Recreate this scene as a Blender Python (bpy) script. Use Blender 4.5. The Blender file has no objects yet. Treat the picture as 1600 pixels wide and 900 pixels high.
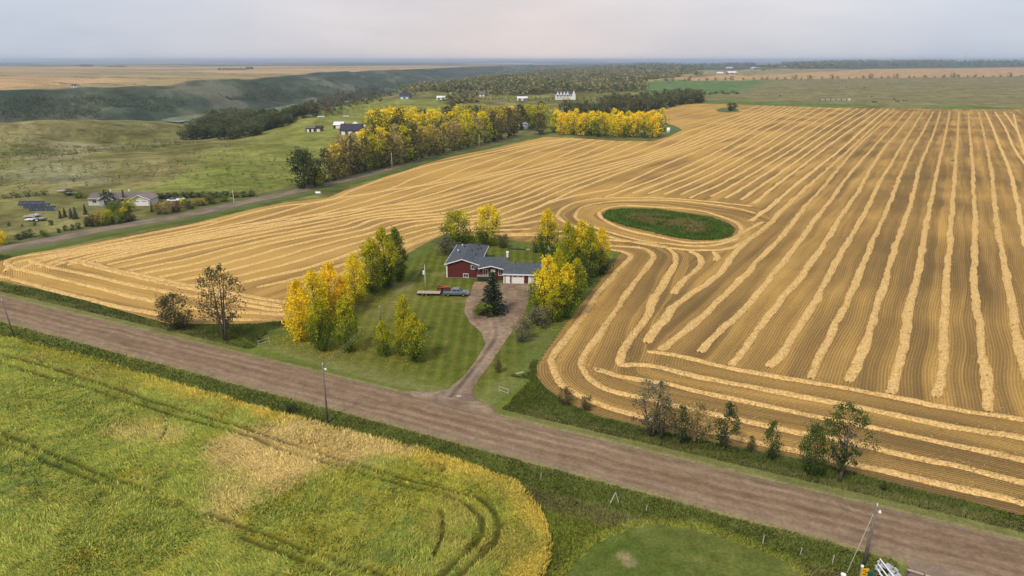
import bpy, math, random
import numpy as np
from mathutils import Vector, Matrix
random.seed(7); rng = np.random.default_rng(11)
S = bpy.context.scene; C = bpy.data.collections.new('place'); S.collection.children.link(C)
R = math.radians
# ------------------------------------------------------------ camera, world, sun, exposure
HC = 53.0; FP = 1081.0; PITCH = R(18.25)
cam = bpy.data.objects.new('camera', bpy.data.cameras.new('camera')); S.collection.objects.link(cam)
cam.location = (0, 0, HC); cam.rotation_euler = (R(90) - PITCH, 0, 0)
cam.data.sensor_width = 36; cam.data.lens = 36 * FP / 1600; cam.data.clip_start = 0.5; cam.data.clip_end = 80000
S.camera = cam
SUN_EL, SUN_AZ = R(48), R(215)          # azimuth measured clockwise from +Y
w = bpy.data.worlds.new('World'); S.world = w; w.use_nodes = True
nt = w.node_tree; nt.nodes.clear(); N = nt.nodes.new; L = nt.links.new
sky = N('ShaderNodeTexSky'); sky.sky_type = 'NISHITA'; sky.sun_disc = False
sky.sun_elevation = SUN_EL; sky.sun_rotation = SUN_AZ; sky.dust_density = 3; sky.air_density = 1.2
tc = N('ShaderNodeTexCoord'); mp = N('ShaderNodeMapping'); mp.inputs['Scale'].default_value = (1.0, 1.0, 3.2)
no = N('ShaderNodeTexNoise'); no.inputs['Scale'].default_value = 1.6; no.inputs['Detail'].default_value = 5; no.inputs['Roughness'].default_value = 0.5
L(tc.outputs['Generated'], mp.inputs[0]); L(mp.outputs[0], no.inputs[0])
cr = N('ShaderNodeValToRGB'); cr.color_ramp.elements[0].position = 0.38; cr.color_ramp.elements[1].position = 0.60
cr.color_ramp.elements[0].color = (5.3, 5.65, 6.25, 1); cr.color_ramp.elements[1].color = (7.4, 7.25, 7.35, 1)
L(no.outputs[0], cr.inputs[0])
sx = N('ShaderNodeSeparateXYZ'); L(tc.outputs['Generated'], sx.inputs[0])
wr = N('ShaderNodeValToRGB'); e = wr.color_ramp.elements; e[0].position = 0.0; e[0].color = (1.06, 1.0, 0.95, 1); e[1].position = 0.16; e[1].color = (0.97, 0.99, 1.03, 1)
L(sx.outputs[2], wr.inputs[0])
ml = N('ShaderNodeMix'); ml.data_type = 'RGBA'; ml.blend_type = 'MULTIPLY'; ml.inputs[0].default_value = 1
L(cr.outputs[0], ml.inputs[6]); L(wr.outputs[0], ml.inputs[7])
ab = N('ShaderNodeMath'); ab.operation = 'ABSOLUTE'; L(sx.outputs[0], ab.inputs[0])
w2 = N('ShaderNodeValToRGB'); e = w2.color_ramp.elements; e[0].position = .05; e[0].color = (1.05, .985, .965, 1); e[1].position = .55; e[1].color = (.93, 1.02, 1.13, 1); L(ab.outputs[0], w2.inputs[0])
m2 = N('ShaderNodeMix'); m2.data_type = 'RGBA'; m2.blend_type = 'MULTIPLY'; m2.inputs[0].default_value = 1; L(ml.outputs[2], m2.inputs[6]); L(w2.outputs[0], m2.inputs[7]); ml = m2
mx = N('ShaderNodeMix'); mx.data_type = 'RGBA'; mx.inputs[0].default_value = 0.9
L(sky.outputs[0], mx.inputs[6]); L(ml.outputs[2], mx.inputs[7])
bg = N('ShaderNodeBackground'); bg.inputs[1].default_value = 0.1; L(mx.outputs[2], bg.inputs[0])
ow = N('ShaderNodeOutputWorld'); L(bg.outputs[0], ow.inputs[0])
sl = bpy.data.lights.new('sun', 'SUN'); sl.energy = 2.6; sl.angle = R(10); sl.color = (1, 0.91, 0.74)
so = bpy.data.objects.new('sun', sl); S.collection.objects.link(so)
sd = Vector((math.sin(SUN_AZ) * math.cos(SUN_EL), math.cos(SUN_AZ) * math.cos(SUN_EL), math.sin(SUN_EL)))
so.rotation_euler = sd.to_track_quat('Z', 'Y').to_euler()
S.view_settings.view_transform = 'Standard'; S.view_settings.look = 'None'; S.view_settings.gamma = 1
S.view_settings.exposure = 0.12
try:
    S.cycles.volume_bounces = 0; S.cycles.transparent_max_bounces = 16
except Exception: pass

# ------------------------------------------------------------ noise, polygons, terrain
def hsh(i, j, s):
    n = (i.astype(np.int64) * 374761393 + j.astype(np.int64) * 668265263 + s * 1442695041) & 0xffffffff
    n = ((n ^ (n >> 13)) * 1274126177) & 0xffffffff
    return ((n ^ (n >> 16)) & 0xffff) / 65535.0
def vn(x, y, s=0):
    x = np.asarray(x, float); y = np.asarray(y, float)
    i = np.floor(x); j = np.floor(y); a = x - i; b = y - j; a = a * a * (3 - 2 * a); b = b * b * (3 - 2 * b)
    return (hsh(i, j, s) * (1 - a) + hsh(i + 1, j, s) * a) * (1 - b) + (hsh(i, j + 1, s) * (1 - a) + hsh(i + 1, j + 1, s) * a) * b
def fbm(x, y, sc, o=4, s=0):
    r = 0; a = 0.5; t = 0
    for k in range(o):
        r = r + a * vn(x / sc + 17 * k, y / sc - 9 * k, s + k); t += a; a *= 0.5; sc *= 0.5
    return r / t
def inside(x, y, poly):
    p = np.asarray(poly, float); r = np.zeros(np.shape(x), bool)
    x0, y0 = p[-1][:2]
    for q in p:
        x1, y1 = q[:2]
        if y0 != y1:
            c = ((y0 > y) != (y1 > y)) & (x < (x1 - x0) * (y - y0) / (y1 - y0) + x0); r ^= c
        x0, y0 = x1, y1
    return r
def dline(x, y, pl, closed=False):
    pl = [tuple(q[:2]) for q in pl]
    if closed: pl = pl + [pl[0]]
    d = np.full(np.shape(x), 1e18)
    for (x0, y0), (x1, y1) in zip(pl[:-1], pl[1:]):
        ex, ey = x1 - x0, y1 - y0; l = ex * ex + ey * ey + 1e-9
        t = np.clip(((x - x0) * ex + (y - y0) * ey) / l, 0, 1)
        d = np.minimum(d, (x - x0 - t * ex) ** 2 + (y - y0 - t * ey) ** 2)
    return np.sqrt(d)
def ss(x, a=0., b=1.):
    t = np.clip((x - a) / (b - a), 0, 1); return t * t * (3 - 2 * t)
BASE = [(-4000, 300), (-2000, 800), (-815, 1100), (-600, 1190), (-560, 1481), (-480, 1875), (-330, 2380), (-206, 3717), (500, 6500), (2500, 9500)]
RIM = [(-4100, 500), (-2050, 1000), (-912, 1232), (-740, 1570), (-690, 1860), (-816, 3270), (-589, 4244), (-334, 6030), (300, 9000), (2400, 12500)]
NEAR = [(-4000, -300), (-1500, 350), (-560, 640), (-380, 655), (-262, 560), (-235, 560), (-222, 640), (-225, 760), (-190, 900), (-130, 1020), (-60, 1500), (60, 2400), (300, 4000), (1200, 6000), (3000, 8800)]
FARP = BASE + [(3000, 40000), (-60000, 40000), (-60000, 300)]
PLAT = RIM + [(3000, 40000), (-60000, 40000), (-60000, 500)]
NEARP = NEAR + [(60000, 8800), (60000, -3000), (-4000, -3000)]
def h(x, y):
    x = np.asarray(x, float); y = np.asarray(y, float)
    d = np.hypot(x, y)
    dB = dline(x, y, BASE); dR = dline(x, y, RIM); dN = dline(x, y, NEAR)
    pl = inside(x, y, PLAT); fa = inside(x, y, FARP) & ~pl; ne = inside(x, y, NEARP)
    ang = fbm(x, y, 160, 3, 5)
    rd = np.abs(fbm(x, y, 120, 3, 6) - .5) * 2; zf = -46 * ss(dR / (dB + dR + 1) + (.55 * (ang - .5) - .25 * rd) * np.clip(dR / 60, 0, 1) * np.clip(dB / 60, 0, 1), 0.0, 0.95)
    s = dN / (np.maximum(dB - 70, 0) + dN + 1)
    zn = -46 * ss(s, 0.0, 0.9)
    zf = zf - 7 * np.abs(fbm(x, y, 75, 3, 306) - .5) * 2.5 * np.clip(dR / 40, 0, 1) * np.clip(dB / 40, 0, 1)
    z = np.where(pl, 0, np.where(fa, zf, np.where(ne, 0, zn)))
    n = -.9 * (x + 152) + .436 * (y - 200)                        # distance to the left of the side road
    m = ss(n, 60, 220) * ss(y, -50, 150)
    z = z + m * (1 - ss(d, 2500, 5000)) * (22 * (fbm(x, y, 130, 3, 2) - .5) + np.where(ne, -6 * ss(n, 150, 400) * (x < -150), 0))
    z = z - 12 * np.exp(-((x + 320) / 90) ** 2 - ((y - 690) / 170) ** 2) * (1 - fa)
    z = z + ss(d, 900, 1300) * (~fa) * 7 * (fbm(x, y, 600, 3, 8) - .5)
    z = z + ss(d, 4500, 12000) * (40 * (fbm(x, y, 4200, 3, 21) - .60)) * (1 - fa * .6)
    z = z + 34 * np.exp(-((y - 7500) / 1900) ** 2) * ss(x / np.maximum(y, 1), 0.25, 0.5)
    return z
def ray(u, v):
    a = (u - 800) / FP; b = (450 - v) / FP
    return a, math.cos(PITCH) + b * math.sin(PITCH), -math.sin(PITCH) + b * math.cos(PITCH)
def P(u, v, z=None):
    dx, dy, dz = ray(u, v)
    t = ((z or 0) - HC) / dz
    if z is not None: return Vector((dx * t, dy * t, z))
    x, y = dx * t, dy * t
    if -.9 * (x + 152) + .436 * (y - 200) < 55 and 0 < t and y < 850: return Vector((x, y, 0))
    ts = np.geomspace(100, 16000, 2500); hh = h(dx * ts, dy * ts); zz = HC + dz * ts
    k = np.where(zz < hh)[0]
    k = k[0] if len(k) else len(ts) - 1
    a = ts[max(k - 1, 0)]; b = ts[k]
    for _ in range(12):
        m_ = .5 * (a + b)
        if HC + dz * m_ < float(h(dx * m_, dy * m_)): b = m_
        else: a = m_
    return Vector((dx * b, dy * b, float(h(dx * b, dy * b))))
def PX(*pts): return [tuple(P(u, v)) for u, v in pts]
def mpp(p):   # metres per photo pixel at a place
    return (p.y * math.cos(PITCH) + (HC - p.z) * math.sin(PITCH)) / FP

# ------------------------------------------------------------ materials
MATS = {}
def mat(name, col=(.5, .5, .5), rough=.8, n=0.0, ns=1.0, bump=0.0, bs=None, attr=None, metal=0, col2=None, transl=0, wave=None, spec=.3, obj=False):
    if name in MATS: return MATS[name]
    m = bpy.data.materials.new(name); m.use_nodes = True; t = m.node_tree; N = t.nodes.new; L = t.links.new
    b = t.nodes['Principled BSDF']; b.inputs['Roughness'].default_value = rough; b.inputs['Metallic'].default_value = metal
    b.inputs['Specular IOR Level'].default_value = spec
    g = N('ShaderNodeNewGeometry'); src = g.outputs['Position']
    if obj:
        q = N('ShaderNodeTexCoord'); src = q.outputs['Object']
    base = None
    if attr:
        a = N('ShaderNodeVertexColor'); a.layer_name = attr; base = a.outputs[0]
    else:
        a = N('ShaderNodeRGB'); a.outputs[0].default_value = (*col, 1); base = a.outputs[0]
    if n > 0:
        no = N('ShaderNodeTexNoise'); no.inputs['Scale'].default_value = 1 / ns; no.inputs['Detail'].default_value = 6; no.inputs['Roughness'].default_value = .65
        L(src, no.inputs['Vector'])
        r = N('ShaderNodeMapRange'); r.inputs[1].default_value = .3; r.inputs[2].default_value = .7
        if col2:
            r.inputs[3].default_value = 0; r.inputs[4].default_value = 1; L(no.outputs[0], r.inputs[0])
            x = N('ShaderNodeMix'); x.data_type = 'RGBA'; L(r.outputs[0], x.inputs[0]); L(base, x.inputs[6]); x.inputs[7].default_value = (*col2, 1); base = x.outputs[2]
        else:
            r.inputs[3].default_value = 1 - n; r.inputs[4].default_value = 1 + n; L(no.outputs[0], r.inputs[0])
            x = N('ShaderNodeVectorMath'); x.operation = 'SCALE'; L(base, x.inputs[0]); L(r.outputs[0], x.inputs['Scale']); base = x.outputs[0]
    L(base, b.inputs['Base Color'])
    if bump > 0:
        n2 = N('ShaderNodeTexNoise'); n2.inputs['Scale'].default_value = 1 / (bs or ns); n2.inputs['Detail'].default_value = 5; L(src, n2.inputs['Vector'])
        bp = N('ShaderNodeBump'); bp.inputs['Strength'].default_value = 1; bp.inputs['Distance'].default_value = bump; L(n2.outputs[0], bp.inputs['Height']); L(bp.outputs[0], b.inputs['Normal'])
    if transl > 0:
        tr = N('ShaderNodeBsdfTranslucent'); L(base, tr.inputs[0]); ms = N('ShaderNodeMixShader'); ms.inputs[0].default_value = transl
        L(b.outputs[0], ms.inputs[1]); L(tr.outputs[0], ms.inputs[2]); L(ms.outputs[0], t.nodes['Material Output'].inputs[0])
    MATS[name] = m; return m
def foliage(name, low, high, split=.5, soft=.35, dark=.55):
    if name in MATS: return MATS[name]
    m = bpy.data.materials.new(name); m.use_nodes = True; t = m.node_tree; N = t.nodes.new; L = t.links.new
    b = t.nodes['Principled BSDF']; b.inputs['Roughness'].default_value = .65; b.inputs['Specular IOR Level'].default_value = .2
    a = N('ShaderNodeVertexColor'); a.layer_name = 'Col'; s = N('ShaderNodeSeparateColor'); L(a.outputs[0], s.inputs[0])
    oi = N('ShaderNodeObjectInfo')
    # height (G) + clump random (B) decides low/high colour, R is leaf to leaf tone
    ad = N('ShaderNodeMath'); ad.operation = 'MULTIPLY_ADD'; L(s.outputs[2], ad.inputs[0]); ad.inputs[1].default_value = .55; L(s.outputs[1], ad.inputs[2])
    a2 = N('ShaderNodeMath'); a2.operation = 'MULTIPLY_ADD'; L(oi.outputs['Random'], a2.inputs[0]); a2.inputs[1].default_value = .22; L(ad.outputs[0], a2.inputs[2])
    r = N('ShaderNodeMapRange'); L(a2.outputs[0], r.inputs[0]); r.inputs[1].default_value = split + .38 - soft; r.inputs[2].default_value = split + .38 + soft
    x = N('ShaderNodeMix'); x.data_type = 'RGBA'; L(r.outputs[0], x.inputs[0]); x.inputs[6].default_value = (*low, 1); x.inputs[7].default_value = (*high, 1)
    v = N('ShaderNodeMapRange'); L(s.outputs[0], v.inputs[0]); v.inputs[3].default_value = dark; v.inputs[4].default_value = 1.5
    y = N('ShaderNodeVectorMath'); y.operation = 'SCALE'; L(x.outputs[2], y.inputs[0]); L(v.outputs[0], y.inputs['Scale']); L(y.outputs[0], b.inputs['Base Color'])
    tr = N('ShaderNodeBsdfTranslucent'); L(y.outputs[0], tr.inputs[0]); ms = N('ShaderNodeMixShader'); ms.inputs[0].default_value = .35
    L(b.outputs[0], ms.inputs[1]); L(tr.outputs[0], ms.inputs[2]); L(ms.outputs[0], t.nodes['Material Output'].inputs[0])
    MATS[name] = m; return m

# ------------------------------------------------------------ object helpers
def link(name, me, m=None, parent=None, loc=None, rot=None):
    o = bpy.data.objects.new(name, me); C.objects.link(o)
    if m is not None and me is not None and not me.materials: me.materials.append(m)
    if parent: o.parent = parent
    if loc is not None: o.location = loc
    if rot is not None: o.rotation_euler = rot
    return o
def tag(o, label=None, cat=None, group=None, kind=None):
    if label: o['label'] = label
    if cat: o['category'] = cat
    if group: o['group'] = group
    if kind: o['kind'] = kind
    return o
def thing(name, label, cat, loc, rz=0, group=None):
    o = bpy.data.objects.new(name, None); C.objects.link(o); o.location = loc; o.rotation_euler = (0, 0, rz)
    return tag(o, label, cat, group)
def npmesh(name, V, F, col=None, smooth=True):
    V = np.asarray(V, np.float32); F = np.asarray(F, np.int32); k = F.shape[1]
    me = bpy.data.meshes.new(name); me.vertices.add(len(V)); me.vertices.foreach_set('co', V.ravel())
    me.loops.add(F.size); me.loops.foreach_set('vertex_index', F.ravel())
    me.polygons.add(len(F)); me.polygons.foreach_set('loop_start', np.arange(0, F.size, k, dtype=np.int32))
    me.polygons.foreach_set('loop_total', np.full(len(F), k, np.int32))
    if smooth: me.polygons.foreach_set('use_smooth', np.ones(len(F), bool))
    me.update(calc_edges=True)
    if col is not None:
        a = me.color_attributes.new('Col', 'FLOAT_COLOR', 'POINT'); c = np.ones((len(V), 4), np.float32); c[:, :3] = col
        a.data.foreach_set('color', c.ravel())
    return me
class MB:
    def __init__(s): s.v = []; s.f = []
    def add(s, v, f):
        b = len(s.v); s.v += [tuple(q) for q in v]; s.f += [tuple(b + i for i in q) for q in f]; return s
    def box(s, c, d, rz=0, tap=1.0, rx=0):
        x, y, z = d[0] / 2, d[1] / 2, d[2] / 2; M = Matrix.Rotation(rz, 3, 'Z') @ Matrix.Rotation(rx, 3, 'X')
        vs = [(-x, -y, -z), (x, -y, -z), (x, y, -z), (-x, y, -z), (-x * tap, -y * tap, z), (x * tap, -y * tap, z), (x * tap, y * tap, z), (-x * tap, y * tap, z)]
        return s.add([M @ Vector(q) + Vector(c) for q in vs], [(0, 3, 2, 1), (4, 5, 6, 7), (0, 1, 5, 4), (1, 2, 6, 5), (2, 3, 7, 6), (3, 0, 4, 7)])
    def tube(s, a, b, r0, r1=None, n=6):
        a = Vector(a); b = Vector(b); r1 = r0 if r1 is None else r1; d = (b - a).normalized()
        p = d.orthogonal().normalized(); q = d.cross(p); vs = []
        for c, r in ((a, r0), (b, r1)):
            for i in range(n):
                t = 2 * math.pi * i / n; vs.append(c + (p * math.cos(t) + q * math.sin(t)) * r)
        return s.add(vs, [(i, (i + 1) % n, n + (i + 1) % n, n + i) for i in range(n)] + [tuple(range(n))[::-1], tuple(range(n, 2 * n))])
    def prism(s, prof, x0, x1, axis='x'):   # closed profile (a,b) extruded along an axis
        n = len(prof)
        if axis == 'x': vs = [(x0, a, b) for a, b in prof] + [(x1, a, b) for a, b in prof]
        else: vs = [(a, x0, b) for a, b in prof] + [(a, x1, b) for a, b in prof]
        return s.add(vs, [tuple(range(n))[::-1], tuple(range(n, 2 * n))] + [(i, (i + 1) % n, n + (i + 1) % n, n + i) for i in range(n)])
    def mesh(s, name, smooth=False):
        me = bpy.data.meshes.new(name); me.from_pydata(s.v, [], s.f); me.update()
        if smooth: me.polygons.foreach_set('use_smooth', [True] * len(me.polygons))
        return me
    def build(s, name, m, parent=None, smooth=False, bevel=0, **k):
        o = link(name, s.mesh(name, smooth), m, parent, **k)
        if bevel:
            b = o.modifiers.new('b', 'BEVEL'); b.width = bevel; b.segments = 2; b.limit_method = 'ANGLE'
        return o
def resample(pl, step):
    p = np.asarray([q[:2] for q in pl], float); d = np.r_[0, np.cumsum(np.hypot(*np.diff(p, axis=0).T))]
    # Catmull-Rom through the points, then even steps
    out = []
    for i in range(len(p) - 1):
        a = p[max(i - 1, 0)]; b = p[i]; c = p[i + 1]; e = p[min(i + 2, len(p) - 1)]
        for t in np.linspace(0, 1, 12, endpoint=False):
            out.append(.5 * (2 * b + (c - a) * t + (2 * a - 5 * b + 4 * c - e) * t * t + (3 * b - a - 3 * c + e) * t ** 3))
    out.append(p[-1]); q = np.array(out); d = np.r_[0, np.cumsum(np.hypot(*np.diff(q, axis=0).T))]
    n = max(2, int(d[-1] / step) + 1); s = np.linspace(0, d[-1], n)
    return np.c_[np.interp(s, d, q[:, 0]), np.interp(s, d, q[:, 1])]
def frame2(p):
    t = np.gradient(p, axis=0); t /= np.hypot(t[:, 0], t[:, 1])[:, None] + 1e-9
    return t, np.c_[-t[:, 1], t[:, 0]]
def sweep(p, prof, zfun=None):   # prof: (offset, z) list along a flat path
    p = np.asarray(p); _, n = frame2(p); k = len(prof); V = []
    for o, z in prof:
        q = p + n * o; V.append(np.c_[q, np.full(len(q), z) + (zfun(q[:, 0], q[:, 1]) if zfun else 0)])
    V = np.stack(V, 1).reshape(-1, 3); F = []
    i = np.arange(len(p) - 1)[:, None] * k + np.arange(k - 1)[None]; i = i.ravel()
    F = np.c_[i, i + k, i + k + 1, i + 1][:, ::-1]
    return V, F
def flatpoly(name, poly, z, m, kind='structure', step=None):
    me = bpy.data.meshes.new(name); me.from_pydata([(q[0], q[1], z) for q in poly], [], [tuple(range(len(poly)))]); me.update()
    if me.polygons[0].normal.z < 0: me.flip_normals()
    o = link(name, me, m); return tag(o, kind=kind)
def gridpoly(poly, step, pad=0):
    p = np.asarray([q[:2] for q in poly]); x0, y0 = p.min(0) - pad; x1, y1 = p.max(0) + pad
    X, Y = np.meshgrid(np.arange(x0, x1, step), np.arange(y0, y1, step)); return X, Y
def gridmesh(name, X, Y, Z, keep, col=None):
    ny, nx = X.shape; V = np.c_[X.ravel(), Y.ravel(), Z.ravel()]
    I = np.arange(ny * nx).reshape(ny, nx); F = np.c_[I[:-1, :-1].ravel(), I[:-1, 1:].ravel(), I[1:, 1:].ravel(), I[1:, :-1].ravel()]
    K = keep.ravel(); F = F[K[F].sum(1) == 4]
    us = np.unique(F); mp_ = np.full(len(V), -1); mp_[us] = np.arange(len(us))
    return npmesh(name, V[us], mp_[F], None if col is None else col.reshape(-1, 3)[us])
# ------------------------------------------------------------ near road geometry
eN = np.array([P(u, v, .45)[:2] for u, v in [(0, 470), (400, 560), (700, 630), (1000, 690), (1200, 745), (1600, 845)]])
eS = np.array([P(u, v, .45)[:2] for u, v in [(0, 495), (400, 597), (800, 710), (1200, 830)]])
k_ = (np.polyfit(eN[:, 0], eN[:, 1], 1)[0] + np.polyfit(eS[:, 0], eS[:, 1], 1)[0]) / 2
RD = np.array([1, k_]) / math.hypot(1, k_); RN = np.array([-RD[1], RD[0]])
bN = float((eN @ RN).mean()); bS = float((eS @ RN).mean()); bC = (bN + bS) / 2; RW = (bN - bS) / 2 - .25
print('road', RD, bN, bS)
SIDE = [(0, 391), (75, 377), (150, 361), (225, 348), (300, 335), (350, 324), (400, 313), (450, 303), (500, 291), (550, 279), (600, 266), (650, 251), (700, 239), (760, 226), (820, 212), (850, 204)]
SIDEW = [tuple(P(u, v, 0)[:2]) for u, v in SIDE]
d0 = np.array(SIDEW[0]) - np.array(SIDEW[4]); SIDEW = [tuple(np.array(SIDEW[0]) + d0 * 1.6)] + SIDEW
FIELD = PX((-60, 425), (0, 408), (50, 395), (100, 388), (200, 369), (300, 350), (400, 325), (450, 316), (512, 309), (540, 297), (575, 286), (625, 267), (675, 251), (725, 241), (800, 226), (850, 214), (900, 216), (960, 220), (1020, 221), (1046, 213), (1066, 203), (1055, 197), (1034, 190), (1022, 180), (1040, 171), (1062, 163), (1100, 162), (1200, 165), (1300, 168), (1400, 170), (1600, 171), (1900, 173), (1950, 500), (1950, 900), (1600, 806), (1412, 761), (1287, 728), (1200, 710), (1100, 689), (1000, 668), (930, 650), (880, 628), (850, 606), (838, 588), (838, 570), (860, 538), (900, 482), (945, 425), (967, 397), (930, 390), (860, 383), (790, 377), (700, 366), (660, 384), (600, 420), (545, 455), (490, 480), (452, 502), (400, 508), (300, 508), (260, 505), (180, 483), (100, 462), (0, 441), (-60, 430))
FIELD = [q for i, q in enumerate(FIELD)]
LOT = PX((452, 502), (490, 480), (545, 455), (600, 420), (660, 384), (700, 366), (790, 377), (860, 383), (930, 390), (967, 397), (945, 425), (900, 482), (860, 538), (838, 570), (838, 588), (760, 640), (686, 618), (600, 600), (500, 572), (420, 548), (380, 530))
DRIVE = PX((640, 612), (675, 613), (700, 607), (722, 590), (742, 565), (757, 540), (752, 521), (733, 505), (724, 488), (727, 470), (735, 455), (740, 441), (770, 440), (785, 442), (838, 444), (846, 452), (826, 470), (820, 492), (806, 512), (790, 535), (768, 568), (748, 595), (739, 611), (748, 626), (775, 640), (780, 655), (640, 630))
SL = PX((941, 337), (950, 329), (975, 326), (1025, 327), (1075, 334), (1112, 340), (1137, 350), (1147, 359), (1142, 369), (1125, 374), (1087, 375.5), (1050, 370), (1012, 361), (975, 352), (950, 344))
def slough_z(x, y): return -.6 * ss(dline(x, y, SL, True), 0, 6)
GREENCUT = PX((870, 915), (905, 872), (935, 848), (985, 826), (1040, 817), (1100, 824), (1170, 848), (1225, 873), (1262, 912), (1300, 990), (1290, 1200), (860, 1200), (830, 990))
CROP = [tuple(P(u, v, .6)) for u, v in [(-260, 470), (-60, 508), (0, 522), (100, 547), (175, 566), (225, 584), (325, 611), (400, 633), (500, 660), (560, 677), (612, 689), (660, 700), (700, 712), (750, 728), (800, 748), (835, 779), (855, 808), (862, 838), (859, 870), (846, 905), (820, 960), (760, 1060), (700, 1400), (-700, 1400), (-600, 420)]]
# ------------------------------------------------------------ terrain sheet
def px_paint(): return [
    (PX((330, 240), (400, 205), (440, 187), (500, 168), (590, 158), (700, 160), (850, 172), (850, 200), (700, 236), (500, 283), (380, 315), (300, 250)), (.17, .185, .042), (.215, .215, .065)),
    (PX((230, 300), (330, 258), (420, 250), (470, 290), (380, 312), (300, 325)), (.15, .18, .04), (.20, .21, .06)),
    (PX((60, 232), (110, 224), (170, 229), (185, 240), (160, 258), (110, 252), (40, 252)), (.27, .23, .115), (.22, .20, .10)),
    (PX((0, 262), (60, 250), (150, 262), (160, 285), (80, 292), (0, 285)), (.25, .23, .13), (.19, .19, .09)),
    (PX((1040, 175), (1060, 162), (1200, 165), (1600, 171), (1900, 172), (1900, 120), (1500, 120), (1200, 122), (1090, 124), (1050, 148)), (.235, .200, .10), (.165, .155, .07)),
    (PX((1060, 162), (1130, 153), (1270, 162), (1600, 168), (1600, 171), (1200, 165)), (.14, .18, .05), (.10, .16, .04)),
    (PX((960, 132), (1010, 126), (1200, 124), (1170, 140), (1100, 150), (1050, 148), (980, 142)), (.105, .17, .06), (.12, .18, .07)),
    (PX((1010, 127), (1040, 121), (1200, 116.5), (1360, 107.5), (1700, 104), (2000, 104), (1900, 119), (1600, 119), (1350, 122), (1200, 124), (1100, 126)), (.44, .29, .14), (.38, .25, .13)),
    (PX((1090, 112), (1180, 107), (1330, 107.5), (1210, 116), (1060, 119)), (.18, .18, .09), (.34, .26, .13)),
    (PX((970, 146), (1010, 145), (1010, 153), (975, 153)), (.26, .24, .10), (.26, .24, .10)),
]
def far_parcels(x, y):
    a = (x * RD[0] + y * RD[1]); b = (x * RN[0] + y * RN[1])
    i = np.floor(a / 800); j = np.floor((b + 120) / 800)
    r = hsh(i, j, 77); r2 = hsh(i, j + np.floor(a / 400), 78)
    tan = np.stack([.40 + .1 * r2, .255 + .05 * r2, .13 + .01 * r2], -1); gr = np.stack([.14 + .06 * r2, .16 + .04 * r2, .07 + 0 * r2], -1)
    return np.where((r < .62)[..., None], tan, gr)
def terrain_col(x, y, z):
    d = np.hypot(x, y); n1 = fbm(x, y, 90, 4, 31)[..., None]; n2 = fbm(x, y, 14, 3, 41)[..., None]
    g1 = np.array([.115, .118, .036]); g2 = np.array([.23, .20, .085])
    n1 = np.clip((n1 - .5) * 1.8 + .5, 0, 1); c = g1 * (1 - n1) + g2 * n1; c = c * (.3 + 1.4 * n2)
    fp = far_parcels(x, y); wf = ss(d, 3300, 4200)[..., None]; c = c * (1 - wf) + fp * wf
    wd = (ss(d, 5200, 8000) * ss(fbm(x, y, 1500, 4, 301), .47, .55))[..., None]
    pl = inside(x, y, PLAT); dR = dline(x, y, RIM)
    pc = fp * .42 + np.array([.40, .275, .145]) * .58; st = fbm(x * RN[0] + y * RN[1], 0 * x, 60, 2, 91)[..., None]
    ln = (np.abs((((x * RN[0] + y * RN[1]) + 120) / 400) % 1 - .5) > .47)[..., None]; pc = np.where(ln, np.array([.15, .16, .08]), pc * (.75 + .5 * st)); w1 = ss(dR, 12, 45)[..., None] * ss(dR + 90 * vn(x / 160, y / 160, 3), 30, 90)[..., None]
    fa = inside(x, y, FARP)
    bluff = np.array([.095, .105, .06]) * (1 - n1) + np.array([.045, .07, .04]) * n1
    gl = fbm(x * .8 + y * .35, (y - x * .3) * .25, 60, 4, 15)[..., None]; gl2 = fbm(x, y, 22, 3, 16)[..., None]; bluff = bluff * (-.15 + .9 * gl + 1.0 * gl2).clip(.15, 2); pale = ss(gl, .60, .72); bluff = bluff * (1 - .4 * pale) + np.array([.23, .20, .14]) * .4 * pale
    c = np.where(fa[..., None], bluff, c); c = np.where(pl[..., None], bluff * (1 - w1) + pc * w1, c)
    rt = (ss(y, 3900, 4300) * ss(x / np.maximum(y, 1), .12, .22) * ss(fbm(x, y * .35, 700, 3, 302), .36, .46))[..., None]; wd = np.maximum(wd, rt)
    c = c * (1 - wd) + np.array([.075, .10, .065]) * wd
    # valley floor scrub
    fl = ((z < -30) & ~fa)[..., None]; c = np.where(fl, np.array([.15, .16, .085]) * (.6 + .8 * n2), c)
    for poly, a_, b_ in px_paint():
        i_ = inside(x, y, poly); sc_ = np.clip(d / 25, 4, 60); sd = dline(x, y, poly, True) * np.where(i_, 1, -1) / sc_ + 3.0 * (fbm(x, y, 60, 4, 55) - .5) * (d < 1100); m = (ss(sd, -.6, .6) * ~fa)[..., None]; t = fbm(x, y, 35, 3, 19)[..., None]
        c = c * (1 - m) + (np.array(a_) * (1 - t) + np.array(b_) * t) * (.55 + .9 * n2) * m
    return c
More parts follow.
